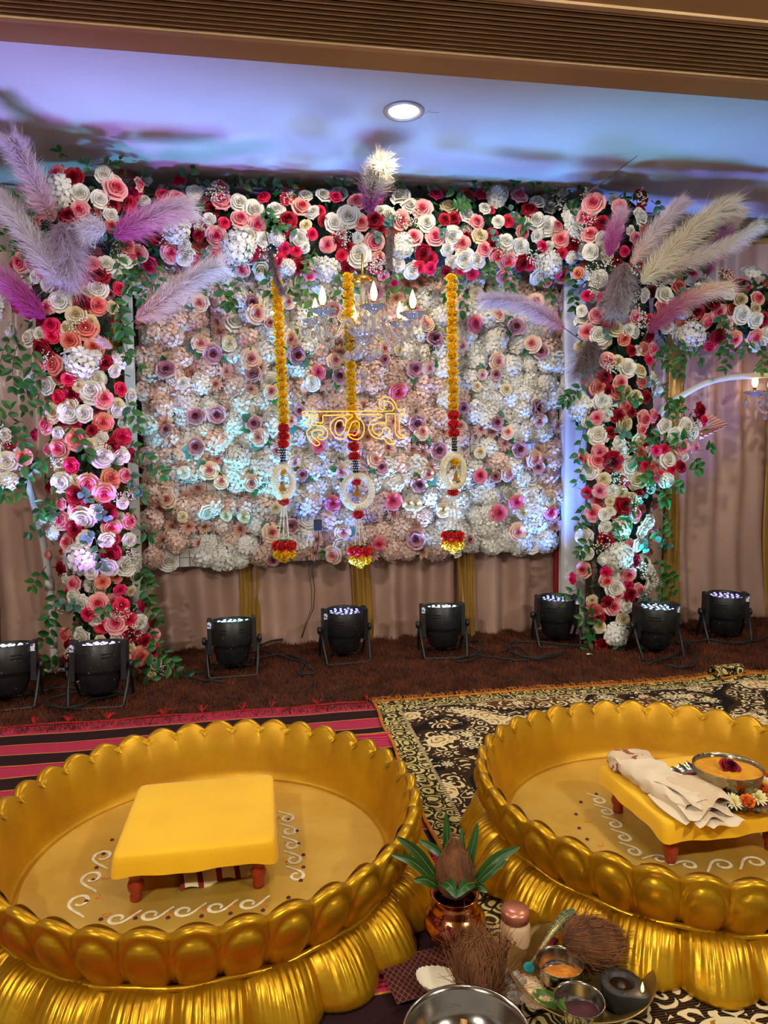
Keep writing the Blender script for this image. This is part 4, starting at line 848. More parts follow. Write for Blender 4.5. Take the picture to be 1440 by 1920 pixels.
# ------------------------------------------------------------------ stage lights on the carpet
m_par = mat('stage_light_black', C(20, 20, 21), C(30, 30, 31), 30, .42, bump=.08, bscale=90)
m_scuff = mat('paint_scuff', C(150, 140, 126), None, 40, .7)
m_sticker = mat('blue_sticker', C(40, 90, 190), C(230, 232, 236), 55, .4, lo=.5, hi=.52)
def par_light(px, py, label, rz, tilt, col, energy, cells, seed, aim=(0, .0, 1)):
    G = atZ(px, py, 0); t = thing('stage_light', label, 'stage light', (G.x, G.y, 0), 'black stage lights on the carpet', rz)
    T = Matrix.Translation((0, 0, .165)) @ Matrix.Rotation(tilt, 4, 'X') @ Matrix.Translation((0, 0, -.165))
    body = MB().lathe([(.0, .050), (.045, .050), (.066, .056), (.074, .066), (.088, .128), (.090, .14), (.097, .146), (.099, .152), (.100, .258), (.097, .262), (.093, .262), (.092, .248)], 28).build('body', m_par, t, mat=T)
    MB().lathe([(.0, .244), (.05, .245), (.092, .247)], 28).build('lens', mat('lens_dark', C(30, 32, 40), None, 10, .1), body)
    mb = MB(); ga = PI*(3-math.sqrt(5))
    for i in range(30):
        r = .084*math.sqrt((i+.5)/30); mb.lathe([(0, .2535), (.0055, .2525), (.0075, .249)], 7, (r*math.cos(i*ga), r*math.sin(i*ga), 0))
    mb.build('led_cells', cells, body)
    for s in (-1, 1):
        MB().box((s*.104-.011, -.03, .10), (s*.104+.011, .03, .272), bev=.004).build('side_bracket', m_par, body, False)
        MB().lathe([(0, 0), (.017, 0), (.019, .005), (.019, .014), (.013, .018), (0, .018)], 10).build('clamp_knob', m_par, t, mat=Matrix.Translation((s*.122, 0, .165)) @ Matrix.Rotation(s*PI/2, 4, 'Y'))
    for k, (a0, a1) in enumerate(((-2.45, -1.85), (-1.25, -.75), (.75, 1.3), (1.85, 2.4))):
        for z in (.205, .219):
            MB().grid(lambda u, v: (.1012*math.cos(a0+(a1-a0)*u), .1012*math.sin(a0+(a1-a0)*u), z+.006*v), 6, 1).build('vent_slot', m_dark, body)
    mb = MB(); r = random.Random(seed)
    for k in range(14):
        a = -PI/2+r.uniform(-1.1, 1.1); z = r.uniform(.08, .25); rr = (.074+(z-.066)*.226 if z < .128 else .1004)+.0008; w_ = r.uniform(.001, .004); h_ = r.uniform(.0008, .003)
        mb.add([(rr*math.cos(a-w_*8), rr*math.sin(a-w_*8), z), (rr*math.cos(a+w_*8), rr*math.sin(a+w_*8), z+h_*.5), (rr*math.cos(a), rr*math.sin(a), z+h_*2)], [(0, 1, 2)])
    mb.build('paint_chips', m_scuff, body, False)
    sgn = 1 if seed % 2 else -1
    MB().box((sgn*.104-.009, -.0312, .228), (sgn*.104+.009, -.0302, .258)).build('sticker', m_sticker, body, False)
    for nm, fy in (('front_yoke', -.085), ('rear_yoke', .09)):
        mb = MB(); pts = [(-.121, 0, .168), (-.119, fy*.5, .085), (-.112, fy*.96, .012), (-.10, fy, .006), (.10, fy, .006), (.112, fy*.96, .012), (.119, fy*.5, .085), (.121, 0, .168)]
        mb.tube(pts, .0055, 6, flat=1.5); mb.build(nm, m_par, t)
    mb = MB(); 
    for k in range(3):
        a = r.uniform(-.6, .6); mb.tube(catmull([(a*.05, .02, .05), (a*.1+.02*k, .05, .02), (.05*k-.05, .12, .008), (.16*(k-1), .2, .008)], 5), .0035, 5)
    mb.build('power_lead', m_blk, t)
    L_ = T @ Vector((0, 0, .275)); L_ = Matrix.Rotation(rz, 4, 'Z') @ L_; D = Matrix.Rotation(rz, 4, 'Z') @ (T.to_3x3() @ Vector((0, 0, 1)))
    P0 = Vector((G.x, G.y, 0))+L_; D = Vector((D.x*.4, .15, 1))
    lamp('stage_light_beam', 'SPOT', P0, P0+D, energy*2.7, col, .075, 1.30, 1.0)
def cell(nm, c, s): return mat('led_'+nm, (1, 1, 1, 1), None, 10, .3, emit=c+(1,), es=s)
BLUE, VIO, TEAL, WHT_, MAGL = (.10, .28, 1.0), (.20, .24, 1.0), (.12, .62, .95), (.30, .52, 1.0), (.46, .22, 1.0)
par_light(18, 1322, 'stage light cut by the left picture edge, blue sticker on its side', .12, -.10, WHT_, 34, cell('white', (.8, .85, 1), 3.5), 1)
par_light(190, 1318, 'stage light standing before the left flower stand, glowing violet', -.05, -.10, MAGL, 46, cell('violet', (.8, .5, 1), 4), 2)
par_light(437, 1262, 'stage light glowing teal on the carpet left of the black cable', .06, -.08, TEAL, 40, cell('teal', (.25, .9, .9), 4), 4)
par_light(647, 1238, 'stage light with blue rim standing below the neon sign', .14, .05, BLUE, 44, cell('blue', (.2, .25, 1), 1.5), 6)
par_light(830, 1228, 'stage light with bright white lens below the third garland', -.03, -.07, WHT_, 44, cell('white', (.8, .85, 1), 3.5), 8)
par_light(1043, 1208, 'stage light standing just before the white wrapped upright', -.16, .06, BLUE, 46, cell('deepblue', (.2, .3, 1), 1.2), 1)
par_light(1228, 1230, 'stage light standing before the right flower stand', .0, .05, TEAL, 40, cell('aqua', (.3, .6, 1), 1.0), 3)
par_light(1358, 1202, 'stage light standing apart at the far right by the curtain', -.25, .06, VIO, 40, cell('indigo', (.3, .3, 1), 1.0), 5)

# cables on the carpet
def floor_cable(pts, label, r=.0055):
    P = [atZ(x, y, .026) for x, y in pts]; o = MB().tube([p-P[0]+Vector((0, 0, .003*math.sin(i*1.3))) for i, p in enumerate(catmull(P, 6))], r, 6).build('floor_cable', m_blk); o.location = P[0]; tag(o, label, 'cable', 'black cables on the carpet')
floor_cable([(575, 1172), (560, 1190), (500, 1205), (480, 1215), (520, 1228), (560, 1240), (575, 1248), (590, 1262), (560, 1262), (570, 1240), (540, 1228), (500, 1230), (470, 1236)], 'black cable looping on the carpet between teal and blue lights')
floor_cable([(390, 1262), (360, 1260), (352, 1268), (380, 1275), (420, 1278)], 'short black cable coil beside the teal stage light')
floor_cable([(868, 1205), (895, 1200), (902, 1215), (890, 1228), (850, 1236), (870, 1240), (895, 1232), (900, 1220), (870, 1212)], 'black cable coil beside the bright white stage light')
floor_cable([(895, 1228), (930, 1233), (960, 1237), (990, 1238)], 'straight black cable end right of the white stage light')
floor_cable([(1100, 1212), (1020, 1205), (960, 1204), (960, 1222), (985, 1232), (1020, 1234), (1060, 1222), (1000, 1232), (970, 1212), (940, 1222)], 'black cable coil behind the light by the white upright')
floor_cable([(1215, 1245), (1270, 1225), (1290, 1205), (1300, 1225), (1305, 1240), (1290, 1250), (1250, 1248)], 'black cable loop right of the right flower stand light')
floor_cable([(1270, 1205), (1330, 1200), (1380, 1205), (1420, 1200), (1445, 1192), (1500, 1190)], 'black cable running off at the far right light')
floor_cable([(60, 1298), (110, 1290), (170, 1292), (100, 1308), (90, 1322), (140, 1326), (180, 1310), (230, 1300), (150, 1300)], 'black cable coil around the violet stage light')
pc = MB().grid(lambda u, v: ((u-.5)*.03, (v-.5)*.02, .012+.004*math.sin(u*4)), 4, 3).build('paper_scrap', mat('paper', C(232, 226, 214), None, 20, .8)); q = atZ(1106, 1229, .02); pc.location = (q.x, q.y, .014); tag(pc, 'tiny white petal scrap lying on the brown carpet', 'scrap')
# ------------------------------------------------------------------ rugs
def rug_nodes(name):
    m, nt, b = _new(name); b.inputs['Roughness'].default_value = .9; b.inputs['Specular IOR Level'].default_value = .15
    return m, nt, b, nt.nodes.new, nt.links.new
def mathn(N, L, op, a, b=None, c=None):
    n = N('ShaderNodeMath'); n.operation = op
    for i, q in enumerate((a, b, c)):
        if q is None: continue
        if isinstance(q, (int, float)): n.inputs[i].default_value = q
        else: L(q, n.inputs[i])
    return n.outputs[0]
def mixc(N, L, f, a, b):
    n = N('ShaderNodeMix'); n.data_type = 'RGBA'
    if isinstance(f, (int, float)): n.inputs[0].default_value = f
    else: L(f, n.inputs[0])
    for i, q in ((6, a), (7, b)):
        if isinstance(q, tuple): n.inputs[i].default_value = q
        else: L(q, n.inputs[i])
    return n.outputs[2]
# striped dhurrie: pink bands with fine wavy lines, mustard edges, near-black bands
m_str, nt, b, N, L = rug_nodes('striped_weave')
tc = N('ShaderNodeTexCoord'); sx = N('ShaderNodeSeparateXYZ'); L(tc.outputs['Object'], sx.inputs[0])
nz = N('ShaderNodeTexNoise'); nz.inputs['Scale'].default_value = 5; nz.inputs['Detail'].default_value = 1; L(tc.outputs['Object'], nz.inputs['Vector'])
wob = mathn(N, L, 'MULTIPLY', mathn(N, L, 'SUBTRACT', nz.outputs[0], .5), .02)
yy = mathn(N, L, 'ADD', sx.outputs[1], wob)
fr = mathn(N, L, 'FRACT', mathn(N, L, 'DIVIDE', mathn(N, L, 'SUBTRACT', 2.879, yy), .19))
rp = N('ShaderNodeValToRGB'); cr = rp.color_ramp; cr.interpolation = 'CONSTANT'
st = [(0, C(206, 36, 78)), (.05, C(196, 60, 88)), (.47, C(196, 142, 50)), (.50, C(44, 24, 26)), (.965, C(186, 134, 50))]
while len(cr.elements) < len(st): cr.elements.new(.5)
for e, (p, c) in zip(cr.elements, st): e.position = p; e.color = c
L(fr, rp.inputs[0])
wv = N('ShaderNodeTexWave'); wv.bands_direction = 'Y'; wv.inputs['Scale'].default_value = 26; wv.inputs['Distortion'].default_value = 5; wv.inputs['Detail'].default_value = 1; wv.inputs['Detail Scale'].default_value = .5
L(tc.outputs['Object'], wv.inputs['Vector'])
inb = mathn(N, L, 'LESS_THAN', fr, .46)
lines = mathn(N, L, 'MULTIPLY', inb, mathn(N, L, 'LESS_THAN', wv.outputs[1], .30))
o1 = mixc(N, L, mathn(N, L, 'MULTIPLY', lines, .8), rp.outputs[0], C(96, 14, 42)); L(o1, b.inputs['Base Color'])
n2 = N('ShaderNodeTexNoise'); n2.inputs['Scale'].default_value = 300; L(tc.outputs['Object'], n2.inputs['Vector'])
bp = N('ShaderNodeBump'); bp.inputs['Strength'].default_value = .4; bp.inputs['Distance'].default_value = .004; L(n2.outputs[0], bp.inputs['Height']); L(bp.outputs[0], b.inputs['Normal'])

def sheet(x0, x1, y0, y1, zf, n, m):
    return MB().grid(lambda u, v: (x0+(x1-x0)*u, y0+(y1-y0)*v, zf(x0+(x1-x0)*u, y0+(y1-y0)*v)), n, m)
zr = lambda x, y: .0045+.0025*math.sin(x*5+y*3)*math.sin(y*7-x*2)+(.018*math.exp(-((y-2.50-.1*(x-.3))/.03)**2) if x > .28 else 0)
dh = thing('striped_rug', 'pink and black striped woven rug under the left gold bowl', 'rug', (0, 0, 0))
sheet(-2.4, .43, .55, 2.878, zr, 60, 50).build('weave', m_str, dh)
m_red = mat('red_yarn', C(205, 20, 30), C(160, 12, 24), 40, .8)
for k, px in enumerate((60, 125, 200, 305, 378, 455, 510, 595, 690)):
    r = random.Random(k); a = atZ(px, 1366-.07*px, .012); a.y = 2.88
    mb = MB()
    for s in range(7):
        d = Vector((r.uniform(-.9, .9), .5+.5*r.random(), 0)); l = .02+.035*r.random()
        mb.tube([a, a+d*l*.5+Vector((0, 0, .012+.012*r.random())), a+d*l+Vector((0, 0, .006*r.random()))], [.0022, .0016, .0008], 4)
    mb.build('tassel', m_red, dh)
MB().tube([(x*.1-2.4, 2.878+.004*math.sin(x), .008+.0025*math.sin(x*1.7)) for x in range(29)], .0035, 5).build('edge_cord', m_red, dh)

# damask rug: cream scroll work on black, mustard ground
m_dam, nt, b, N, L = rug_nodes('damask_weave')
tc = N('ShaderNodeTexCoord'); sx = N('ShaderNodeSeparateXYZ'); L(tc.outputs['Object'], sx.inputs[0])
CREAM, BLK, MUS, BR = C(226, 208, 160), C(22, 19, 14), C(170, 112, 34), C(92, 56, 22)
def vor(scale, feat='F1', rnd=1.0, vec=None):
    v = N('ShaderNodeTexVoronoi'); v.feature = feat; v.inputs['Scale'].default_value = scale; v.inputs['Randomness'].default_value = rnd
    L(vec or tc.outputs['Object'], v.inputs['Vector']); return v
ns = N('ShaderNodeTexNoise'); ns.inputs['Scale'].default_value = 14; ns.inputs['Detail'].default_value = 2; L(tc.outputs['Object'], ns.inputs['Vector'])
va = N('ShaderNodeVectorMath'); va.operation = 'MULTIPLY_ADD'; L(ns.outputs[1], va.inputs[0]); va.inputs[1].default_value = (.05, .05, 0); L(tc.outputs['Object'], va.inputs[2])
# concentric curls inside cells = scroll work
v1 = vor(19, 'F1', .9, va.outputs[0])
vs1 = N('ShaderNodeVectorMath'); vs1.operation = 'SUBTRACT'; L(va.outputs[0], vs1.inputs[0]); L(v1.outputs['Position'], vs1.inputs[1])
s1 = N('ShaderNodeSeparateXYZ'); L(vs1.outputs[0], s1.inputs[0]); an1 = mathn(N, L, 'ARCTAN2', s1.outputs[1], s1.outputs[0])
sgn1 = mathn(N, L, 'SIGN', mathn(N, L, 'SINE', mathn(N, L, 'MULTIPLY', s1.outputs[0], 0.0)))
curl = mathn(N, L, 'SINE', mathn(N, L, 'ADD', mathn(N, L, 'MULTIPLY', v1.outputs['Distance'], 17.0), an1))
cm = mathn(N, L, 'GREATER_THAN', curl, .35)
v1e = vor(19, 'DISTANCE_TO_EDGE', .9, va.outputs[0])
cm = mathn(N, L, 'MULTIPLY', cm, mathn(N, L, 'GREATER_THAN', v1e.outputs['Distance'], .05))
# flowers: five-lobed blossoms around larger cell centres
v2 = vor(7.5, 'F1', .7)
vs = N('ShaderNodeVectorMath'); vs.operation = 'SUBTRACT'; L(tc.outputs['Object'], vs.inputs[0]); L(v2.outputs['Position'], vs.inputs[1])
s2 = N('ShaderNodeSeparateXYZ'); L(vs.outputs[0], s2.inputs[0])
ang = mathn(N, L, 'ARCTAN2', s2.outputs[1], s2.outputs[0])
lob = mathn(N, L, 'ADD', mathn(N, L, 'MULTIPLY', mathn(N, L, 'ABSOLUTE', mathn(N, L, 'SINE', mathn(N, L, 'MULTIPLY', ang, 4.0))), .16), .17)
fl = mathn(N, L, 'LESS_THAN', v2.outputs['Distance'], lob)
hole = mathn(N, L, 'GREATER_THAN', mathn(N, L, 'SINE', mathn(N, L, 'MULTIPLY', v2.outputs['Distance'], 60)), -.45)
fl = mathn(N, L, 'MULTIPLY', fl, hole)
# large fields: black with fine mustard hatching, or cream dense field, or mustard
nb = N('ShaderNodeTexNoise'); nb.inputs['Scale'].default_value = 4.2; nb.inputs['Detail'].default_value = 0; L(tc.outputs['Object'], nb.inputs['Vector'])
hat = N('ShaderNodeTexWave'); hat.bands_direction = 'Y'; hat.inputs['Scale'].default_value = 55; hat.inputs['Distortion'].default_value = 1.5; L(tc.outputs['Object'], hat.inputs['Vector'])
ground = mixc(N, L, mathn(N, L, 'MULTIPLY', mathn(N, L, 'GREATER_THAN', hat.outputs[1], .72), mathn(N, L, 'GREATER_THAN', nb.outputs[0], .47)), BLK, BR)
scroll_dark = mixc(N, L, cm, ground, CREAM)
scroll_light = mixc(N, L, cm, CREAM, MUS)
scroll_must = mixc(N, L, cm, BR, CREAM)
near = mathn(N, L, 'MINIMUM', mathn(N, L, 'MAXIMUM', mathn(N, L, 'MULTIPLY', mathn(N, L, 'SUBTRACT', 1.5, sx.outputs[1]), .5), 0.0), .14)
nbv = mathn(N, L, 'SUBTRACT', nb.outputs[0], near)
f1 = mathn(N, L, 'GREATER_THAN', nbv, .61); f2 = mathn(N, L, 'LESS_THAN', nb.outputs[0], .40)
base = mixc(N, L, f1, scroll_dark, scroll_light); base = mixc(N, L, f2, base, scroll_must)
quiet = mathn(N, L, 'MULTIPLY', mathn(N, L, 'GREATER_THAN', nb.outputs[0], .44), mathn(N, L, 'LESS_THAN', nb.outputs[0], .50))
base = mixc(N, L, quiet, base, ground)
base = mixc(N, L, fl, base, CREAM)
# contour line round the cream fields
edge = mathn(N, L, 'LESS_THAN', mathn(N, L, 'ABSOLUTE', mathn(N, L, 'SUBTRACT', nbv, .61)), .006)
base = mixc(N, L, edge, base, CREAM)
# border band with half-round scales, on the left and far sides
dx = mathn(N, L, 'SUBTRACT', sx.outputs[0], .425); dy = mathn(N, L, 'SUBTRACT', 2.86, sx.outputs[1]); dm = mathn(N, L, 'MINIMUM', dx, dy)
v3 = vor(21, 'F1', .6, va.outputs[0]); sc_ = mathn(N, L, 'SINE', mathn(N, L, 'ADD', mathn(N, L, 'MULTIPLY', v3.outputs['Distance'], 20), mathn(N, L, 'MULTIPLY', ang, 2.0)))
bcol = mixc(N, L, mathn(N, L, 'GREATER_THAN', sc_, -.1), C(60, 44, 18), C(206, 190, 120))
v3e = vor(21, 'DISTANCE_TO_EDGE', .6, va.outputs[0]); bcol = mixc(N, L, mathn(N, L, 'LESS_THAN', v3e.outputs['Distance'], .05), bcol, BLK)
base = mixc(N, L, mathn(N, L, 'LESS_THAN', dm, .085), base, bcol)
stp = N('ShaderNodeTexWave'); stp.bands_direction = 'DIAGONAL'; stp.inputs['Scale'].default_value = 45; L(tc.outputs['Object'], stp.inputs['Vector'])
rope = mixc(N, L, mathn(N, L, 'GREATER_THAN', stp.outputs[1], .5), BLK, CREAM)
base = mixc(N, L, mathn(N, L, 'MULTIPLY', mathn(N, L, 'GREATER_THAN', dm, .085), mathn(N, L, 'LESS_THAN', dm, .096)), base, rope)
L(base, b.inputs['Base Color'])
n2 = N('ShaderNodeTexNoise'); n2.inputs['Scale'].default_value = 260; L(tc.outputs['Object'], n2.inputs['Vector'])
bp = N('ShaderNodeBump'); bp.inputs['Strength'].default_value = .4; bp.inputs['Distance'].default_value = .004; L(n2.outputs[0], bp.inputs['Height']); L(bp.outputs[0], b.inputs['Normal'])
dr = thing('damask_rug', 'black and cream damask rug with mustard fringe under the right gold bowl', 'rug', (0, 0, 0))
zd = lambda x, y: .012+.002*math.sin(x*6-y*4)*math.sin(y*5)+(.03*math.exp(-((x-2.05)/.09)**2)*max(0, (y-2.72)/.13) if y > 2.72 else 0)
sheet(.42, 3.3, .45, 2.86, zd, 70, 55).build('weave', m_dam, dr)
m_must = mat('mustard_yarn', C(206, 128, 20), C(168, 96, 12), 30, .8)
MB().tube([(.421+.004*math.sin(i*.7), 2.865-i*.04, .013) for i in range(60)], .006, 6).build('side_binding', m_must, dr)
MB().tube([(.42+i*.05, 2.862, zd(.42+i*.05, 2.86)+.002) for i in range(58)], .005, 6).build('end_binding', m_must, dr)
fr_ = MB(); r = random.Random(3)
for i in range(620):
    x = .42+i*.0046; z0 = zd(x, 2.86); l = .025+.04*r.random(); dxx = r.uniform(-.03, .03)
    fr_.tube([(x, 2.862, z0), (x+dxx*.5, 2.862+l*.5, z0+.008*r.random()+.004), (x+dxx, 2.862+l, .006+.012*r.random())], [.002, .0017, .001], 3, cap=False)
tag(fr_.build('fringe', m_must, dr), kind='stuff')
# rolled-up far corner
roll = MB().grid(lambda u, v: (1.95+.16*u, 2.83+.035*math.cos(v*5.2-1.4)+.03*u, .045+.032*math.sin(v*5.2-1.4)*(1-.2*u)), 10, 14)
roll.build('rolled_corner', m_dam, dr)
MB().tube([(1.95+.16*u/8+.02, 2.82+.035*math.cos(3.8)+.03*u/8, .05+.03*math.sin(3.8)) for u in range(9)], .006, 6).build('rolled_binding', m_must, dr)
# patterned maroon mat end in front of the pot
mm, nt, b, N, L = rug_nodes('maroon_weave')
tc = N('ShaderNodeTexCoord'); sx = N('ShaderNodeSeparateXYZ'); L(tc.outputs['Object'], sx.inputs[0])
d1 = mathn(N, L, 'PINGPONG', mathn(N, L, 'MULTIPLY', sx.outputs[0], 1.0), .006); d2 = mathn(N, L, 'PINGPONG', sx.outputs[1], .009)
dd = mathn(N, L, 'ADD', mathn(N, L, 'DIVIDE', d1, .006), mathn(N, L, 'DIVIDE', d2, .009))
ln = mathn(N, L, 'LESS_THAN', mathn(N, L, 'ABSOLUTE', mathn(N, L, 'SUBTRACT', dd, 1.0)), .17)
L(mixc(N, L, ln, C(62, 26, 28), C(116, 74, 62)), b.inputs['Base Color'])
o = MB().grid(lambda u, v: (.215+.15*u-.02*v, 1.215+.12*v+.02*u, .019+.002*math.sin(u*9)), 10, 8).build('woven_mat', mm)
tag(o, 'maroon woven mat end with diamond pattern before the copper pot', 'mat')

# ------------------------------------------------------------------ the two gold lotus bowls
def goldmat(name, c1, c2, rough, metal, bump, streak=False):
    m = mat(name, C(*c1), C(*c2), 7, rough, metal, bump=bump, bscale=32, rough2=rough+.16, detail=5, spec=.5)
    return m
m_gold = goldmat('gold_paint_petal', (222, 174, 34), (188, 138, 16), .27, .78, .22)
m_gold2 = goldmat('gold_paint_inside', (206, 156, 24), (184, 132, 14), .40, .58, .10)
m_goldf = goldmat('gold_paint_floor', (222, 184, 84), (204, 160, 56), .34, .5, .08)
NU, NL = 36, 24
ZR = .196
def ztop(u): return ZR+.018*math.cos(u*PI/2)**.9
def upper_petal():
    a = PI/NU
    def fn(uu, vv):
        u = uu*2-1; v = vv*1.25
        zt = ztop(u)
        th = u*a
        if v <= 1:
            z = .088+(zt-.088)*v
            r = .458+.040*math.sin(min(1, v*1.05)*PI*.62)+.0
            edge = 1-abs(u)
            bul = math.cos(u*PI/2)
            r += .010*bul*math.sin(min(1, .15+v)*PI*.55)-.003*math.exp(-(edge/.06)**2)
            s = ((abs(u)/.88)**2.8+(max(0, v-.45)/.42)**2.8)**(1/2.8)
            r -= .006*math.exp(-((s-1)/.075)**2)
            if s < 1: r += .0065*(1-s**3)-.001
            z -= 0
        else:
            k = (v-1)/.25
            r = .458+.040*math.sin(PI*.62)+.010*math.cos(u*PI/2)*math.sin(PI*.55)-.003*math.exp(-((1-abs(u))/.06)**2)
            r -= .030*k; z = zt+.005*math.sin(k*PI)-.012*k*k
        return (r*math.cos(th), r*math.sin(th), z)
    return MB().grid(fn, 20, 24).mesh('upper_petal', m_gold)
def lower_petal():
    a = PI/NL
    def fn(uu, vv):
        u = uu*2-1; v = vv*1.12
        bul = math.cos(u*PI/2)**.8
        rend = .522+.036*bul
        k = min(v, 1)
        r = .452+(rend-.452)*(k**.85); z = .092*math.cos(k*PI*.5)**.9*(.92+.08*bul)+.008*bul*math.sin(k*PI)
        r += .002*math.sin(u*26)*math.sin(k*PI)*(.5+.5*math.sin(u*9+1)); z += .0016*math.sin(u*31+.6)*math.sin(k*PI)+.0013*math.sin(u*57+k*3)*math.sin(k*PI)*(1-k)
        z -= .003*math.exp(-((1-abs(u))/.09)**2)*math.sin(k*PI*.9+.2)
        if v > 1: r -= .02*(v-1)/.12; z = 0
        z = max(z, .0)
        return (r*math.cos(u*a), r*math.sin(u*a), z)
    return MB().grid(fn, 56, 14).mesh('lower_petal', m_gold)
UP, LP = upper_petal(), lower_petal()
def basin():
    mb = MB(); n = NU*10
    prof = [(.478, 0, 1), (.470, -.016, 1), (.462, -.04, .6), (.452, -.075, .2), (.444, .080, 0), (.438, .062, 0), (.433, .056, 0), (.428, .0545, 0), (.424, .0575, 0), (.418, .0575, 0)]
    def fn(u, v):
        r, dz, k = prof[int(round(v*(len(prof)-1)))]
        t = ((u*NU) % 1.0)*2-1
        z = (ztop(t)*k+(ZR+.014)*(1-k)+dz) if dz <= 0 else dz
        return (r*math.cos(u*2*PI-PI/NU), r*math.sin(u*2*PI-PI/NU), z)
    return mb.grid(fn, n, len(prof)-1, True).mesh('inner_wall', m_gold2)
BAS = basin()
FLR = MB().grid(lambda u, v: (.42*v*math.cos(u*2*PI), .42*v*math.sin(u*2*PI), .0575-.0045*min(1, (1-v)*14)), 64, 14, True).mesh('bowl_floor', m_goldf)
WST = MB().tube([(.468*math.cos(i*PI/60), .468*math.sin(i*PI/60), .090+.0025*math.sin(i*.9)) for i in range(120)], .006, 6, True).mesh('waist_ridge', m_gold)
def lotus_bowl(loc, label, rz):
    t = thing('lotus_bowl', label, 'bowl', loc, 'giant gold lotus bowls', rz)
    put('inner_wall', BAS, t); put('bowl_floor', FLR, t); put('waist_ridge', WST, t)
    for k in range(NU): put('upper_petal', UP, t, Matrix.Rotation(2*PI*k/NU, 4, 'Z'))
    for k in range(NL): put('lower_petal', LP, t, Matrix.Rotation(2*PI*k/NL+.05, 4, 'Z'))
    return t
LB = Vector((-.150, 1.697, .006)); RB = Vector((1.0125, 1.607, .014))
lotus_bowl(LB, 'giant gold lotus bowl with empty yellow stool inside', .02)
lotus_bowl(RB, 'giant gold lotus bowl with tray and cloth on the stool inside', .07)

# ------------------------------------------------------------------ stools under yellow cloth
m_yel = mat('yellow_cloth', C(246, 192, 6), C(238, 180, 4), 5, .75, bump=.12, bscale=300, sheen=.15)
m_leg = mat('red_lacquer', C(150, 44, 22), C(120, 30, 16), 14, .4, bump=.05)
LEGP = [(.010, 0), (.013, .002), (.0135, .012), (.011, .018), (.0165, .026), (.018, .038), (.0145, .048), (.012, .053), (.017, .060), (.019, .070), (.0165, .080), (.0125, .086), (.0175, .093), (.0185, .10), (.0185, .118)]
def stool(loc, w, d, h, label, rz, seed, skirt=.045):
    t = thing('low_stool', label, 'stool', loc, 'low stools in the gold bowls', rz)
    lm = MB().lathe(LEGP, 14).mesh('leg', m_leg)
    for sx_ in (-1, 1):
        for sy in (-1, 1): put('leg', lm, t, Matrix.Translation((sx_*(w/2-.040), sy*(d/2-.040), 0)) @ Matrix.Diagonal((1, 1, (h-.012)/.118, 1)))
    MB().box((-w/2+.012, -d/2+.012, h-.028), (w/2-.012, d/2-.012, h-.004)).build('board', m_leg, t, False)
    mb = MB(); r = random.Random(seed); ph = r.random()*6
    n = 72
    def rect(u, g, rad):
        # rounded rectangle walk
        hw, hd = w/2+g, d/2+g; a = u*2*PI
        c, s = math.cos(a), math.sin(a); k = 22.0
        m_ = (abs(c/hw)**k+abs(s/hd)**k)**(-1/k)
        return c*m_, s*m_
    rows = [(-.5, h), (-.25, h+.0005), (-.06, h), (-.012, h), (-.003, h-.002), (0, h-.007), (.002, h-.02), (.003, h-.034), (.0035, h-skirt)]
    def fn(u, v):
        g, z = rows[int(round(v*(len(rows)-1)))]
        if g <= -.06:
            f = {-.5: 0.0, -.25: .45, -.06: .82}[g]; x, y = rect(u, 0, 0); x, y = x*f, y*f
        else: x, y = rect(u, g, 0)
        if g > .001:
            k = (h-z)/skirt
            wv = .0025*math.sin(u*41+ph)*k+.002*math.sin(u*90+ph*2)*k
            an = math.atan2(y/d, x/w); cor = math.exp(-((((an-PI/4) % (PI/2))-0 if ((an-PI/4) % (PI/2)) < PI/4 else ((an-PI/4) % (PI/2))-PI/2)/.12)**2)
            x *= 1+wv*4+.006*cor*k*math.sin(u*150); y *= 1+wv*4
            if g > .0031: z += .005*math.sin(u*2*PI*2+ph)+.003*math.sin(u*2*PI*5+ph)-.008*cor
        return (x, y, z)
    mb.grid(fn, n*2, len(rows)-1, True)
    mb.build('cloth_cover', m_yel, t)
    return t
stool((-.170, 1.700, .059), .345, .345, .125, 'square low stool under smooth yellow cloth in the left bowl', .0, 3)
stool((1.045, 1.594, .067), .345, .322, .118, 'square low stool under yellow cloth carrying the tray', .02, 8)

# striped folded cloth beneath the left stool
mst, nt, b, N, L = rug_nodes('striped_towel')
tc = N('ShaderNodeTexCoord'); sx = N('ShaderNodeSeparateXYZ'); L(tc.outputs['Object'], sx.inputs[0])
f = mathn(N, L, 'FRACT', mathn(N, L, 'MULTIPLY', sx.outputs[0], 24)); L(mixc(N, L, mathn(N, L, 'LESS_THAN', f, .3), C(216, 200, 160), C(120, 40, 34)), b.inputs['Base Color'])
o = MB().grid(lambda u, v: ((u-.5)*.17+.01*math.sin(v*8), (v-.5)*.12, .004+.034*math.sin(min(1, v*1.05)*PI)**.6*(.6+.4*math.sin(u*PI))+.006*math.sin(u*13+v*5)), 24, 16).build('striped_towel', mst)
o.location = (-.145, 1.65, .06); o.rotation_euler = (0, 0, .25); tag(o, 'striped cream and red cloth crumpled beneath the left stool', 'towel')
o = MB().lathe([(.0, .030), (.03, .029), (.052, .020), (.058, .01), (.05, 0)], 20).build('cloth_bundle', mat('cream_cloth', C(222, 196, 120), None, 10, .8, bump=.2, bscale=60)); o.location = (-.065, 1.68, .06); tag(o, 'pale round cloth bundle beneath the left stool', 'cloth')

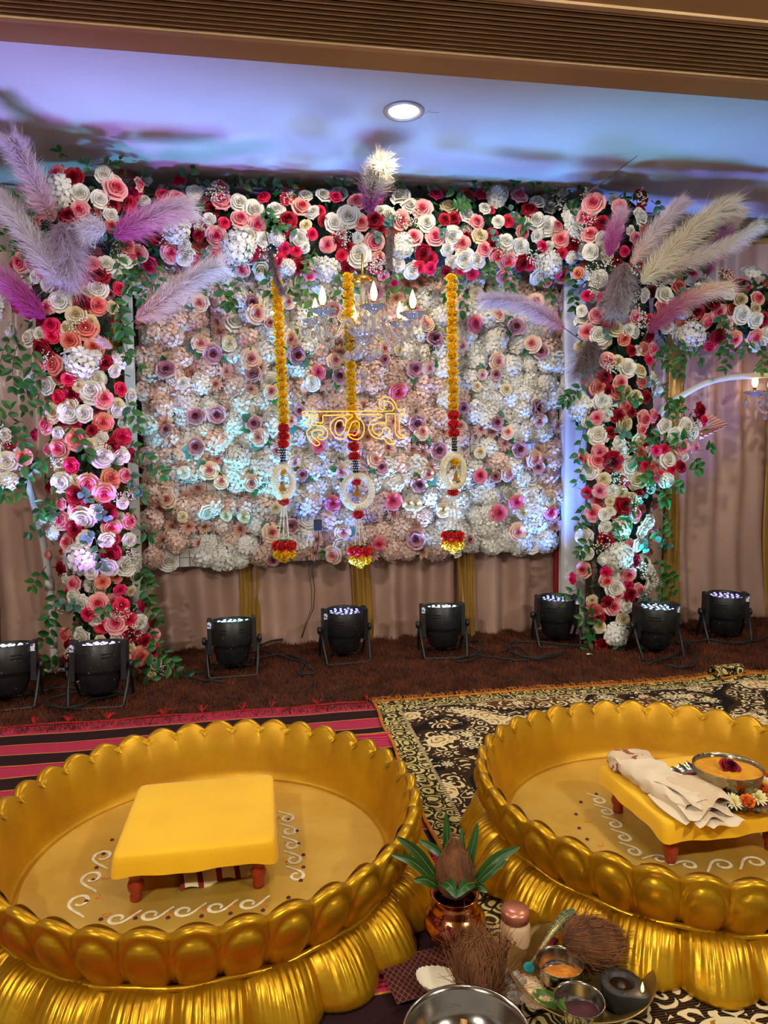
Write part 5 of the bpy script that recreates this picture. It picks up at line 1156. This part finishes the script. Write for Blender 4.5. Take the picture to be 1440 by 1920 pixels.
# ------------------------------------------------------------------ rangoli scrolls and petal dots on the bowl floors
m_chalk = mat('chalk_white', C(228, 216, 186), C(206, 190, 150), 60, .95)
m_dot = mat('wine_dot', C(92, 18, 44), C(60, 10, 34), 40, .8)
m_orange = mat('orange_powder', C(216, 116, 24), C(190, 90, 18), 80, .95)
def wave_curl(s):
    """one breaking-wave scroll of unit length along x"""
    pts = []
    for i in range(9): t = i/8; pts.append((t*.62-.1, .0+.62*math.sin(t*PI*.5)**1.3))
    for i in range(1, 15): a = PI*.5-i/14*PI*1.75; rr = .30*(1-i/14*.62); pts.append((.55+rr*math.cos(a), .34+rr*math.sin(a)))
    return [(x*s, y*s*.85) for x, y in pts]
def ribbon(mb, pts, w, z):
    P2 = catmull([(x, y, z) for x, y in pts], 3); vs = []
    for i, p in enumerate(P2):
        t = (P2[min(i+1, len(P2)-1)]-P2[max(i-1, 0)]).normalized(); n = Vector((-t.y, t.x, 0)); k = w*(.55+.45*math.sin(i/len(P2)*PI))*(.85+.3*hash1(i))
        vs += [p-n*k, p+Vector((0, 0, .0012)), p+n*k]
    fs = []
    for i in range(len(P2)-1): fs += [(3*i, 3*i+1, 3*i+4, 3*i+3), (3*i+1, 3*i+2, 3*i+5, 3*i+4)]
    mb.add(vs, fs)
def rangoli(c, segs, dots, puffs, label, z):
    t = thing('rangoli_border', label, 'rangoli', (c.x, c.y, z))
    for (x0, y0, x1, y1, n) in segs:
        a = math.atan2(y1-y0, x1-x0); l = math.hypot(x1-x0, y1-y0)/n
        for k in range(n):
            ox, oy = x0+(x1-x0)*k/n, y0+(y1-y0)*k/n; mb = MB()
            ribbon(mb, [(ox-c.x+x*math.cos(a)-y*math.sin(a), oy-c.y+x*math.sin(a)+y*math.cos(a)) for x, y in wave_curl(l)], .0042, .0004)
            mb.build('chalk_scroll', m_chalk, t)
    dm = MB().lathe([(0, .003), (.0035, .0025), (.0050, .0005), (.0052, 0)], 8).mesh('petal_dot', m_dot)
    for (x, y) in dots: put('petal_dot', dm, t, Matrix.Translation((x-c.x, y-c.y, .0002)))
    for k, (x, y) in enumerate(puffs):
        mb = MB(); r = random.Random(k)
        for q in range(8): mb.lathe([(0, .0012), (.0014, .0008), (.0022, 0)], 5, (x-c.x+r.gauss(0, .006), y-c.y+r.gauss(0, .004), 0))
        mb.build('orange_powder', m_orange, t)
    return t
zf = .0535
def fp(px, py, z=.0595): q = atZ(px, py, z); return (q.x, q.y)
dL = [fp(*q) for q in ((514, 1519), (541, 1537), (557, 1558), (560, 1582), (569, 1603), (569, 1626), (564, 1651), (541, 1683), (493, 1707), (432, 1713), (378, 1718), (315, 1721), (254, 1722), (189, 1724), (162, 1690), (175, 1650), (181, 1627), (194, 1601), (210, 1575))]
pL = [fp(*q) for q in ((525, 1533), (541, 1580), (541, 1615), (195, 1648), (183, 1684), (200, 1714), (255, 1712), (318, 1712), (378, 1706), (430, 1700), (495, 1697))]
rangoli(LB, [(.013, 1.90, .03, 1.56, 5), (-.02, 1.525, -.36, 1.525, 5), (-.40, 1.53, -.385, 1.80, 3)], dL, pL, 'white chalk scroll border with wine dots around the left stool', .0595)
dR = [fp(*q, .0675) for q in ((1089, 1504), (1080, 1527), (1086, 1553), (1101, 1574), (1118, 1489), (1205, 1622))]
pR = [fp(*q, .0675) for q in ((1103, 1540), (1128, 1585), (1345, 1644), (1390, 1636), (1420, 1630))]
rangoli(RB, [(.875, 1.82, .83, 1.50, 5), (.98, 1.415, 1.30, 1.40, 4), (.86, 1.49, .96, 1.42, 2)], dR, pR, 'white chalk scroll border with orange powder around the right stool', .0675)
# ------------------------------------------------------------------ offerings on the right stool
ZT = .186
m_steel = mat('steel', C(196, 192, 182), C(176, 172, 162), 20, .16, 1.0, bump=.03, bscale=20)
m_silver = mat('silver_tray', C(206, 200, 184), C(186, 178, 160), 14, .20, 1.0, bump=.25, bscale=70)
TC = Vector((1.112, 1.545, ZT))
tr = thing('steel_tray', 'round silver tray with fluted rim under the bowl of paste', 'tray', TC)
def tray_fn(u, v):
    a = u*2*PI; f = math.sin(a*30)
    r = .118*min(1, v/.62) if v < .62 else .118+.022*(v-.62)/.38; z = .003 if v < .62 else .003+.011*((v-.62)/.38)
    if v > .55: k = min(1, (v-.55)/.25); z += .0035*f*k; r += .0025*f*k
    return (r*math.cos(a), r*math.sin(a), z)
MB().grid(tray_fn, 180, 16, True).build('dish', m_silver, tr)
pb = thing('paste_bowl', 'hammered steel bowl full of yellow turmeric paste on the tray', 'bowl', TC+Vector((0, 0, .005)))
MB().lathe([(0, 0), (.058, 0), (.068, .006), (.076, .022), (.079, .042), (.080, .055), (.0825, .058), (.081, .059), (.078, .054), (.075, .04)], 40).build('bowl_shell', mat('hammered_steel', C(190, 180, 150), C(160, 148, 118), 30, .2, 1.0, bump=.5, bscale=55), pb)
MB().grid(lambda u, v: (.0775*v*math.cos(u*2*PI), .0775*v*math.sin(u*2*PI), .047+.0012*math.sin(u*19+v*9)*math.sin(v*14)+.001*math.sin(u*40)*v), 40, 12, True).build('turmeric_paste', mat('turmeric_paste', C(226, 160, 30), C(206, 136, 18), 30, .3, bump=.4, bscale=90), pb)
m_wine = ramp('wine_rose', [(0, C(50, 2, 12)), (.5, C(110, 4, 24)), (1, C(146, 10, 34))], .5, .05)
WROSE = rose_mb(31).mesh('wine_rose', m_wine)
def single(name, me, P, s, label, cat, group=None, n=(0, -.25, 1), sq=1.0):
    o = put(name, me, None, Matrix.Translation(P) @ frame(n, (0, 1, 0), RND.random()*6) @ Matrix.Diagonal((s, s, s*sq, 1))); return tag(o, label, cat, group)
q = atZ(1371, 1437, TC.z+.06); single('wine_rose', WROSE, Vector((q.x, q.y, TC.z+.063)), .021, 'dark red rose floating on the yellow paste', 'rose', 'dark red roses', (0, -.5, 1))
q = atZ(1302, 1455, ZT+.03); single('wine_rose', WROSE, Vector((q.x, q.y, ZT+.022)), .022, 'dark red rose on the tray beside the white cloth', 'rose', 'dark red roses')
def chrys_mb(seed):
    r = random.Random(seed); mb = MB()
    for ring, (n, L_, el) in enumerate(((13, 1.0, .12), (12, .86, .45), (9, .6, .85), (7, .36, 1.2))):
        for i in range(n):
            a = i/n*2*PI+ring*.4+r.uniform(-.1, .1); d = Vector((math.cos(a)*math.cos(el), math.sin(a)*math.cos(el), math.sin(el))); s = Vector((-math.sin(a), math.cos(a), 0))*.13
            b = d*.1; m_ = d*L_*.6+Vector((0, 0, .05)); e = d*L_
            mb.add([b-s*.5, b+s*.5, m_+s*1.1, m_-s*1.1, e+s*.4, e-s*.4], [(0, 1, 2, 3), (3, 2, 4, 5)], [max(.02, .1)]*2+[.5+.1*(2-ring)]*2+[1-.2*ring]*2)
    mb.sphere((0, 0, .12), .2, 8, 5, a=.05); return mb
CHR = chrys_mb(5).mesh('chrysanthemum', ramp('chrys_cream', [(0, C(222, 186, 60)), (.5, C(240, 226, 150)), (1, C(250, 244, 214))], .6, .06, trl=.15))
spots = [('C', 1303, 1466, 'below the dark rose'), ('O', 1312, 1477, 'second along the tray edge from the cloth'), ('C', 1328, 1482, 'next to the orange one by the cloth'), ('O', 1347, 1495, 'at the tray front, left of the big white one'), ('C', 1375, 1499, 'largest, at the very front of the tray'), ('O', 1402, 1501, 'right of the largest white bloom'), ('C', 1421, 1491, 'at the tray front near the picture edge'), ('O', 1436, 1480, 'by the picture edge'), ('C', 1432, 1466, 'behind the bowl edge at the right'), ('O', 1440, 1458, 'at the far right behind the bowl')]
for k, px, py, tx in spots:
    q = atZ(px, py, ZT+.022)
    if k == 'C': single('chrysanthemum', CHR, Vector((q.x, q.y, ZT+.016)), .023, 'cream chrysanthemum on the tray, '+tx, 'flower', 'cream chrysanthemums on the tray', (0, -.7, 1))
    else: single('marigold_bloom', POMO, Vector((q.x, q.y, ZT+.021)), .0165, 'orange marigold on the tray, '+tx, 'flower', 'orange marigolds on the tray', (0, -.3, 1), .85)

# folded white cloth
m_cl, nt, b, N, L = rug_nodes('stained_cotton')
tc = N('ShaderNodeTexCoord'); n1 = N('ShaderNodeTexNoise'); n1.inputs['Scale'].default_value = 9; n1.inputs['Detail'].default_value = 5; L(tc.outputs['Object'], n1.inputs['Vector'])
base = mixc(N, L, mathn(N, L, 'MULTIPLY', mathn(N, L, 'GREATER_THAN', n1.outputs[0], .56), .35), C(222, 202, 172), C(184, 146, 96))
sp = N('ShaderNodeSeparateXYZ'); L(tc.outputs['Object'], sp.inputs[0]); n3 = N('ShaderNodeTexNoise'); n3.inputs['Scale'].default_value = 30; n3.inputs['Detail'].default_value = 2; L(tc.outputs['Object'], n3.inputs['Vector'])
stn = mathn(N, L, 'MULTIPLY', mathn(N, L, 'GREATER_THAN', n3.outputs[0], .60), mathn(N, L, 'GREATER_THAN', sp.outputs[1], .06))
L(mixc(N, L, mathn(N, L, 'MULTIPLY', stn, .85), base, C(130, 36, 52)), b.inputs['Base Color'])
n2 = N('ShaderNodeTexNoise'); n2.inputs['Scale'].default_value = 45; L(tc.outputs['Object'], n2.inputs['Vector'])
bp = N('ShaderNodeBump'); bp.inputs['Strength'].default_value = .3; bp.inputs['Distance'].default_value = .006; L(n2.outputs[0], bp.inputs['Height']); L(bp.outputs[0], b.inputs['Normal'])
fc = thing('folded_cloth', 'folded off-white cotton cloth with maroon stains on the stool', 'cloth', (.945, 1.60, ZT), rz=.10)
def bundle(u, v):
    # v along the length, front (camera side) at v=0; u around the section
    a = u*2*PI; L_ = -.155+.315*v; wv = .058*(1+.10*math.sin(v*5+1))*(min(1, (1-v)*7+.25))**.5*(1 if v > .06 else .92); hv = .021*(.85+.35*v)*(min(1, (1-v)*8+.12))**.5
    c, s = math.cos(a), math.sin(a); x = wv*math.copysign(abs(c)**.6, c); z = hv*(1+math.copysign(abs(s)**.7, s))
    w_ = .0022*math.sin(v*31+a*3)+.0018*math.sin(a*5-v*17)+.003*math.sin(v*9+a*2)*(s > 0)
    return (x+.030*(1-v)**2+w_, L_, max(.001, z+w_))
MB().grid(bundle, 56, 44, True).build('rolled_body', m_cl, fc)
for k, (x0, w_, z0, ext, sag) in enumerate(((.030, .062, .040, .022, .004), (.022, .066, .031, .034, .006), (.034, .060, .022, .046, .008), (.012, .070, .013, .030, .004), (.036, .052, .008, .062, .004))):
    def fold(u, v, x0=x0, w_=w_, z0=z0, ext=ext, sag=sag, k=k):
        s = u*2-1; y = -.05-(.105+ext)*v+.006*math.sin(s*4+k); curl = .006*math.sin(s*PI*1.3+k)*v
        return (x0+s*w_*(1-.12*v)+.012*math.sin(v*3+k), y, max(.0012, z0+.004*math.sin(s*3.2+k*1.7)*v-sag*v*v*2+curl+.003*(1-abs(s))))
    MB().grid(fold, 22, 14).build('loose_fold', m_cl, fc)

# ------------------------------------------------------------------ copper pot with coconut and mango leaves
ZG = .017
m_cop = mat('copper', C(200, 136, 84), C(180, 112, 64), 10, .18, 1.0, bump=.04, bscale=16)
K = atZ(853, 1764, ZG); K.y += .0
kp = thing('copper_pot', 'round copper pot holding a coconut and mango leaves', 'pot', K)
MB().lathe([(0, 0), (.030, 0), (.033, .003), (.050, .014), (.0625, .030), (.0655, .044), (.062, .058), (.052, .071), (.0475, .075), (.049, .078), (.0445, .081), (.046, .084), (.041, .087), (.0405, .094), (.046, .101), (.051, .104), (.0505, .1055), (.044, .103), (.039, .096), (.039, .07)], 40).build('pot_body', m_cop, kp)
mb = MB(); r = random.Random(2)
for k in range(16):
    a = -PI/2-.62+r.gauss(0, .16); z = .058+r.gauss(0, .008); rr = .0615+.0006+max(0, (.058-z))*.25
    mb.lathe([(0, .0012), (.0026, .0009), (.004, 0)], 6, (0, 0, 0)) if False else mb.sphere((rr*math.cos(a), rr*math.sin(a), z), .0042*r.uniform(.6, 1.2), 6, 4)
mb.build('kumkum_mark', mat('kumkum_red', C(140, 16, 28), C(100, 8, 20), 60, .8), kp)
m_coco = mat('coconut_husk', C(124, 76, 40), C(76, 44, 22), 26, .9, bump=1.0, bscale=70, stretch=(1, 1, .25))
m_fib = mat('coir_fibre', C(156, 102, 56), C(110, 68, 34), 40, .85)
def coconut(loc, R, H, label, axis=(0, 0, 1), point=False, nf=160, seed=1, fl=.03):
    r = random.Random(seed); t = thing('coconut', label, 'coconut', loc, 'brown coconuts'); F = frame(axis, (0, 1, 0)).to_3x3()
    prof = [(0, 0), (.55, .05), (.85, .16), (1.0, .34), (.96, .50), (.80, .66), (.52, .80), (.28, .91), (.12, 1.0), (0, 1.03)] if point else [(0, 0), (.5, .04), (.82, .15), (.98, .34), (1.0, .52), (.92, .70), (.72, .86), (.42, .96), (0, 1.0)]
    P3 = catmull([(a, 0, b) for a, b in prof], 3)
    def fn(u, v):
        q = P3[int(round(v*(len(P3)-1)))]; a = u*2*PI; k = 1+.05*math.sin(a*3+1)+.03*math.sin(a*13+v*4)+.02*math.sin(a*29)
        return F @ Vector((q.x*R*k*math.cos(a), q.x*R*k*math.sin(a), q.z*H))
    MB().grid(fn, 48, len(P3)-1, True).build('husk', m_coco, t)
    mb = MB()
    for i in range(nf):
        a = r.random()*2*PI; v = r.uniform(.05, .8); p = Vector(fn(a/(2*PI), v))*1.015-Vector((0, 0, 0)); d = (Vector(fn(a/(2*PI), min(1, v+.12)))-p).normalized(); o_ = F @ Vector((math.cos(a), math.sin(a), 0)); l = r.uniform(.4, 1.3)*fl; tw = Vector((r.gauss(0, .4), r.gauss(0, .4), r.gauss(0, .3)))
        p1 = p+d*l*.5+o_*l*.12; p2 = p+(d+tw*.6)*l+o_*l*r.uniform(0, .45)
        mb.tube([p, p1, p2], [.0007, .0006, .0003], 3, cap=False)
    tag(mb.build('coir_fibres', m_fib, t), kind='stuff'); return t
zb, zt = K.z+.097, atY(848, 1575, K.y).z
coconut((K.x, K.y, zb), .040, zt-zb, 'pointed brown coconut sitting in the copper pot mouth', point=True, seed=3, nf=220, fl=.026)
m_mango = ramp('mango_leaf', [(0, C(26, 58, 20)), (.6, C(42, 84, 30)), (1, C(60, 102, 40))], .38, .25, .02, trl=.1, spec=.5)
def mango(b0, tip_, dy, w_, label, bend=.0):
    p0 = atY(*b0, K.y+dy*.3); p1 = atY(*tip_, K.y+dy); mid = (p0+p1)*.5+Vector((0, -.004, bend)); P = catmull([p0, mid, p1], 10); n = len(P)-1
    t = thing('mango_leaf', label, 'leaf', p0, 'mango leaves in the pot')
    ax = (p1-p0).normalized(); view = (CAM-mid).normalized(); side = ax.cross(view).normalized(); nr = side.cross(ax)
    def fn(u, v):
        i = min(int(round(v*n)), n); s = u*2-1; ww = w_*(math.sin(max(0, min(1, v**.75))*PI)**.8 if 0 < v < 1 else 0)+.0008
        return P[i]-p0+side*(s*ww)-nr*(-abs(s)*ww*.35)
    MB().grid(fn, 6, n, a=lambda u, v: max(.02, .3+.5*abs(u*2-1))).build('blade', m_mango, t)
    MB().tube([p-p0+nr*.0008 for p in P], [.0012*(1-.7*i/n) for i in range(n+1)], 4).build('midrib', mat('midrib', C(120, 140, 70), None, 20, .5), t)
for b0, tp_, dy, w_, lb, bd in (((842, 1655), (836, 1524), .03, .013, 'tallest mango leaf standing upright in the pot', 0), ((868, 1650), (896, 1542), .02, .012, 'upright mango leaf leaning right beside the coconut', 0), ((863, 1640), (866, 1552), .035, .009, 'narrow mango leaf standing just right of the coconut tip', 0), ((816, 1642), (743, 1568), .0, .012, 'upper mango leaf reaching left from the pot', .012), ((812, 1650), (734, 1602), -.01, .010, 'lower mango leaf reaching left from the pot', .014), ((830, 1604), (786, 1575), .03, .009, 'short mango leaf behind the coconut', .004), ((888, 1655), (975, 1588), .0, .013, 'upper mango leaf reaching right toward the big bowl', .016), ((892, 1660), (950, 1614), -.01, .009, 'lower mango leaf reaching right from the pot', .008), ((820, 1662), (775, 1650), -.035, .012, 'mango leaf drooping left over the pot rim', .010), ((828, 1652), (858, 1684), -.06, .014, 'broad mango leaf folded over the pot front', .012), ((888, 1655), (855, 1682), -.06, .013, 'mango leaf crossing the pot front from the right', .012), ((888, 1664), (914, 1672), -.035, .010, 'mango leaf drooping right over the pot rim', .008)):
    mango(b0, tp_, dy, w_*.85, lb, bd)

# jar with copper lid
J = atZ(966, 1780, ZG); jr = thing('plastic_jar', 'cream plastic jar with shiny copper coloured lid', 'jar', J)
MB().lathe([(0, 0), (.027, 0), (.0295, .003), (.030, .010), (.030, .054), (.0285, .060), (.0255, .064), (.0255, .075)], 32).build('jar_body', mat('jar_plastic', C(224, 190, 150), C(206, 168, 126), 6, .35, sss=.2), jr)
MB().lathe([(.0265, .066), (.0285, .066), (.0287, .083), (.0272, .087), (.008, .0885), (0, .089)], 32).build('lid', mat('lid_copper', C(214, 140, 112), C(190, 112, 84), 9, .3, .55), jr)
MB().grid(lambda u, v: (.0303*math.cos(-2.75+u*.9), .0303*math.sin(-2.75+u*.9), .018+.028*v), 10, 3).build('paper_label', mat('label_print', C(150, 60, 40), C(226, 190, 150), 120, .5, lo=.45, hi=.5), jr)

# ------------------------------------------------------------------ plate of offerings
PC = Vector((.566, 1.205, ZG))
pl = thing('brass_plate', 'wide dull brass plate holding coconut, cups and black lamp', 'plate', PC)
MB().lathe([(0, .001), (.085, .001), (.100, .004), (.118, .016), (.134, .031), (.1365, .033), (.1355, .0345), (.132, .0325), (.116, .019), (.099, .0065), (.085, .0035), (0, .0032)], 64).build('dish', mat('dull_brass', C(176, 152, 96), C(140, 116, 66), 14, .32, .9, bump=.15, bscale=30, rough2=.5), pl)
zp = ZG+.004
def cup(c, R, H, label, mfill, zfill, slope):
    t = thing('steel_cup', label, 'cup', (c[0], c[1], zp), 'small steel cups on the plate')
    MB().lathe([(0, 0), (R*.62, 0), (R*.80, H*.12), (R*.92, H*.45), (R*.97, H*.9), (R*1.0, H), (R*1.02, H*1.01), (R*.985, H*1.01), (R*.95, H*.9), (R*.88, H*.45), (R*.75, H*.15), (0, H*.06)], 36).build('cup_shell', m_steel, t)
    MB().grid(lambda u, v: (R*.86*v*math.cos(u*2*PI), R*.86*v*math.sin(u*2*PI), zfill+slope*R*v*math.sin(u*2*PI+2.4)+.001*math.sin(u*21)*v), 30, 8, True).build('contents', mfill, t)
cup((.527, 1.208), .044, .044, 'steel cup of orange turmeric beside the beaded stick', mat('turmeric', C(220, 136, 18), C(196, 108, 8), 50, .5, bump=.5, bscale=120), .014, .10)
cup((.5245, 1.118), .044, .040, 'steel cup of dark red kumkum at the plate front', mat('kumkum_dark', C(74, 4, 14), C(44, 2, 8), 50, .7), .012, .05)
coconut((.555, 1.262, zp+.040), .042, .118, 'shaggy brown coconut lying on the plate', axis=(1, -.25, .05), nf=420, seed=6, fl=.045)
# black stone lamp
LC = Vector((.616, 1.140, zp)); la = thing('oil_lamp', 'black stone oil lamp burning with one small flame', 'oil lamp', LC)
def tear(a, R):
    d = ((a+.96+PI) % (2*PI))-PI; return R*(1+.42*math.exp(-(d/.42)**2))
m_stone = mat('black_stone', C(30, 28, 28), C(46, 43, 41), 30, .55, bump=.1, bscale=80)
rows = [(.0, 0), (.80, 0), (.92, .008), (.98, .030), (1.0, .040), (.97, .043), (.70, .044), (.60, .043), (.58, .034), (.40, .031), (0, .031)]
MB().grid(lambda u, v: (lambda q: (tear(u*2*PI, .037*q[0]) if q[0] > .75 else .037*q[0], q[1]))(rows[int(round(v*10))]) and (lambda rr, z: (rr*math.cos(u*2*PI), rr*math.sin(u*2*PI), z))(*(lambda q: ((tear(u*2*PI, .037*q[0]) if q[0] > .75 else .037*q[0]), q[1]))(rows[int(round(v*10))])), 48, 10, True).build('lamp_body', m_stone, la)
MB().lathe([(0, .040), (.006, .039), (.009, .034), (.010, .030)], 14).build('wick_stub', m_stone, la)
MB().grid(lambda u, v: (.0218*v*math.cos(u*2*PI), .0218*v*math.sin(u*2*PI), .0355), 20, 2, True).build('oil', mat('lamp_oil', C(30, 18, 8), None, 10, .04), la)
fx, fy = .040*math.cos(-.96), .040*math.sin(-.96)
MB().lathe([(0, .044), (.002, .046), (.003, .050), (.0022, .056), (.0008, .061), (0, .064)], 10, (fx, fy, 0)).build('flame', mat('flame', (1, .6, .2, 1), None, 10, .5, emit=(1, .55, .14, 1), es=5), la)
for k in range(6):
    a = .6+k*.75; MB().lathe([(0, .0442), (.003, .0444), (.004, .0435)], 8, (.0305*math.cos(a), .0305*math.sin(a), 0)).build('rim_stud', m_stone, la)
lamp('flame_light', 'POINT', (LC.x+fx, LC.y+fy, LC.z+.062), (0, 0, 0), .06, (1, .6, .2), .006)
# beaded stick
bs = thing('beaded_stick', 'teal and gold beaded curved stick leaning on the plate', 'beaded stick', atZ(992, 1812, zp+.02))
pp = [atZ(994, 1808, zp+.022), atZ(1008, 1790, zp+.030), atZ(1022, 1768, zp+.045), atZ(1040, 1742, zp+.060), atZ(1058, 1722, zp+.068), atZ(1076, 1714, zp+.066)]
rr = [.0022, .003, .0048, .0075, .0098, .0105]; P = catmull(pp, 8); n = len(P)
RR = [rr[min(i//8, 5)]+(rr[min(i//8+1, 5)]-rr[min(i//8, 5)])*(i % 8)/8 for i in range(n)]
m_teal = mat('teal_beads', C(20, 130, 140), C(40, 170, 176), 200, .25, .3, bump=.6, bscale=500); m_gbd = mat('gold_thread', C(206, 176, 110), None, 100, .3, .7)
MB().tube([p-bs.location for p in P], [q*.92 for q in RR], 10).build('core', m_gbd, bs)
for i in range(1, n-1, 1):
    t_ = (P[i+1]-P[i-1]).normalized(); F = frame(t_, (0, 1, 0)); mb = MB(); m_ = 14
    for k in range(m_): a = k/m_*2*PI; mb.sphere(F.to_3x3() @ Vector((math.cos(a)*RR[i], math.sin(a)*RR[i], 0)), max(.0008, RR[i]*.17), 4, 3)
    mb.build('bead_ring', m_teal if i % 3 else m_gbd, bs, mat=Matrix.Translation(P[i]-bs.location))
e0 = atZ(992, 1814, zp+.022)-bs.location
mb = MB(); mb.lathe([(0, .004), (.004, .0035), (.006, .001), (.0085, .0025), (.0105, .001), (.0105, -.002), (0, -.002)], 20); mb.build('medallion', m_teal, bs, mat=Matrix.Translation(e0) @ frame((-.1, -.45, 1)))
# red matchbox, rice, leaf on the plate
o = MB().box((-.022, -.010, 0), (.022, .010, .010), bev=.0015).build('matchbox', mat('red_card', C(190, 30, 34), C(160, 20, 26), 20, .5), smooth=False); q = atZ(1032, 1772, zp+.03); o.location = (q.x, q.y+.012, zp+.018); o.rotation_euler = (.2, -.3, .55); tag(o, 'small red matchbox tucked beneath the beaded stick', 'matchbox')
def rice(c, rx, ry, h, n, label, seed):
    r = random.Random(seed); mb = MB()
    mb.grid(lambda u, v: (rx*v*math.cos(u*2*PI), ry*v*math.sin(u*2*PI), h*(1-v*v)+.0005), 20, 6, True)
    for i in range(n):
        a = r.random()*2*PI; q = math.sqrt(r.random())*1.08; x, y, z = rx*q*math.cos(a), ry*q*math.sin(a), h*max(0, 1-q*q)+.001; d = Vector((r.gauss(0, 1), r.gauss(0, 1), r.gauss(0, .3))).normalized()*.003
        mb.tube([Vector((x, y, z))-d, (x, y, z+.0004), Vector((x, y, z))+d], [.0003, .0009, .0003], 4, cap=False)
    o = mb.build('rice_heap', mat('rice_grain', C(226, 200, 160), C(206, 170, 120), 120, .7)); o.location = c; tag(o, label, 'rice', kind='stuff')
q = atZ(992, 1850, zp+.01); rice((q.x, q.y, zp+.004), .030, .040, .012, 420, 'pale rice spilled on the plate beside the turmeric cup', 4)
q = atZ(1018, 1880, zp+.01); rice((q.x, q.y, zp+.010), .030, .014, .006, 260, 'rice with red grains scattered on the betel leaf', 5)
q0, q1 = atZ(1000, 1860, zp+.012), atZ(1062, 1902, zp+.010)
o = MB().grid(lambda u, v: (lambda s, w_: ((q1-q0)*v+Vector(((q1-q0).y, -(q1-q0).x, 0)).normalized()*(s*w_)+Vector((0, 0, .004*abs(s)+.004*math.sin(v*PI)))))(u*2-1, .019*math.sin(min(1, v*.95+.03)*PI)**.7), 8, 12, a=lambda u, v: max(.02, .4+.5*abs(u*2-1))).build('betel_leaf', ramp('betel', [(0, C(40, 76, 20)), (1, C(74, 112, 34))], .35, .02)); o.location = q0; tag(o, 'green betel leaf lying on the plate under the rice', 'leaf')

# ------------------------------------------------------------------ front: coconut, leaf bowl, steel bowl, packet
q = atZ(897, 1858, ZG); coconut((q.x, q.y, ZG), .047, .098, 'fuzzy brown coconut standing between copper pot and steel bowl', nf=520, seed=9, fl=.055)
q = atZ(822, 1862, ZG); dn = thing('leaf_bowl', 'white paper leaf bowl tipped beside the coconut', 'paper bowl', (q.x, q.y, ZG))
def dona(u, v):
    a = u*2*PI; c, s = math.cos(a), math.sin(a); r = v; fl = .0016*math.sin(a*24)*v
    return (.046*r*c*(1+.10*c), .028*r*s, .003+.030*v**2.2+.006*abs(c)**3*v**3+fl)
MB().grid(dona, 72, 10, True).build('pleated_dish', mat('paper_white', C(238, 228, 204), C(222, 210, 180), 20, .8), dn, mat=Matrix.Rotation(-.35, 4, 'Z') @ Matrix.Rotation(.12, 4, 'X'))
SBc = Vector((.303, 1.062, ZG)); sb = thing('steel_bowl', 'large shiny steel mixing bowl at the bottom edge', 'bowl', SBc)
MB().lathe([(0, 0), (.055, 0), (.075, .008), (.092, .030), (.100, .056), (.103, .060), (.1065, .062), (.1055, .0645), (.101, .0635), (.097, .056), (.089, .031), (.073, .011), (.055, .004), (0, .003)], 64).build('bowl_shell', m_steel, sb)
wd_ = thing('wooden_ladle', 'pale wooden ladle end lying in the steel bowl', 'ladle', SBc+Vector((0, 0, .004)))
m_wood = mat('pale_wood', C(206, 160, 96), C(176, 126, 66), 30, .6, stretch=(6, 1, 1))
MB().tube(catmull([(-.045, -.02, .004), (-.02, .02, .010), (.004, .045, .016), (.012, .060, .030)], 6), .006, 8).build('handle', m_wood, wd_)
MB().lathe([(0, -.004), (.010, -.003), (.016, .004), (.013, .006), (0, .001)], 14, (-.048, -.024, .006)).build('scoop', m_wood, wd_)
o = MB().grid(lambda u, v: (.030*(u*2-1)*(1+.1*math.sin(v*9)), .045*(v*2-1), .004+.026*math.sin(u*PI)**.6*math.sin(min(1, v*1.02)*PI)**.6+.003*math.sin(u*17+v*11)+.002*math.sin(v*31-u*9)), 30, 30).build('rice_packet', mat('clear_packet', C(226, 216, 200), C(170, 150, 130), 40, .12, trans=.5, bump=.6, bscale=60)); q = atZ(958, 1850, ZG); o.location = (q.x, q.y, ZG); o.rotation_euler = (0, 0, .4); tag(o, 'crumpled clear packet of rice between coconut and plate', 'packet')
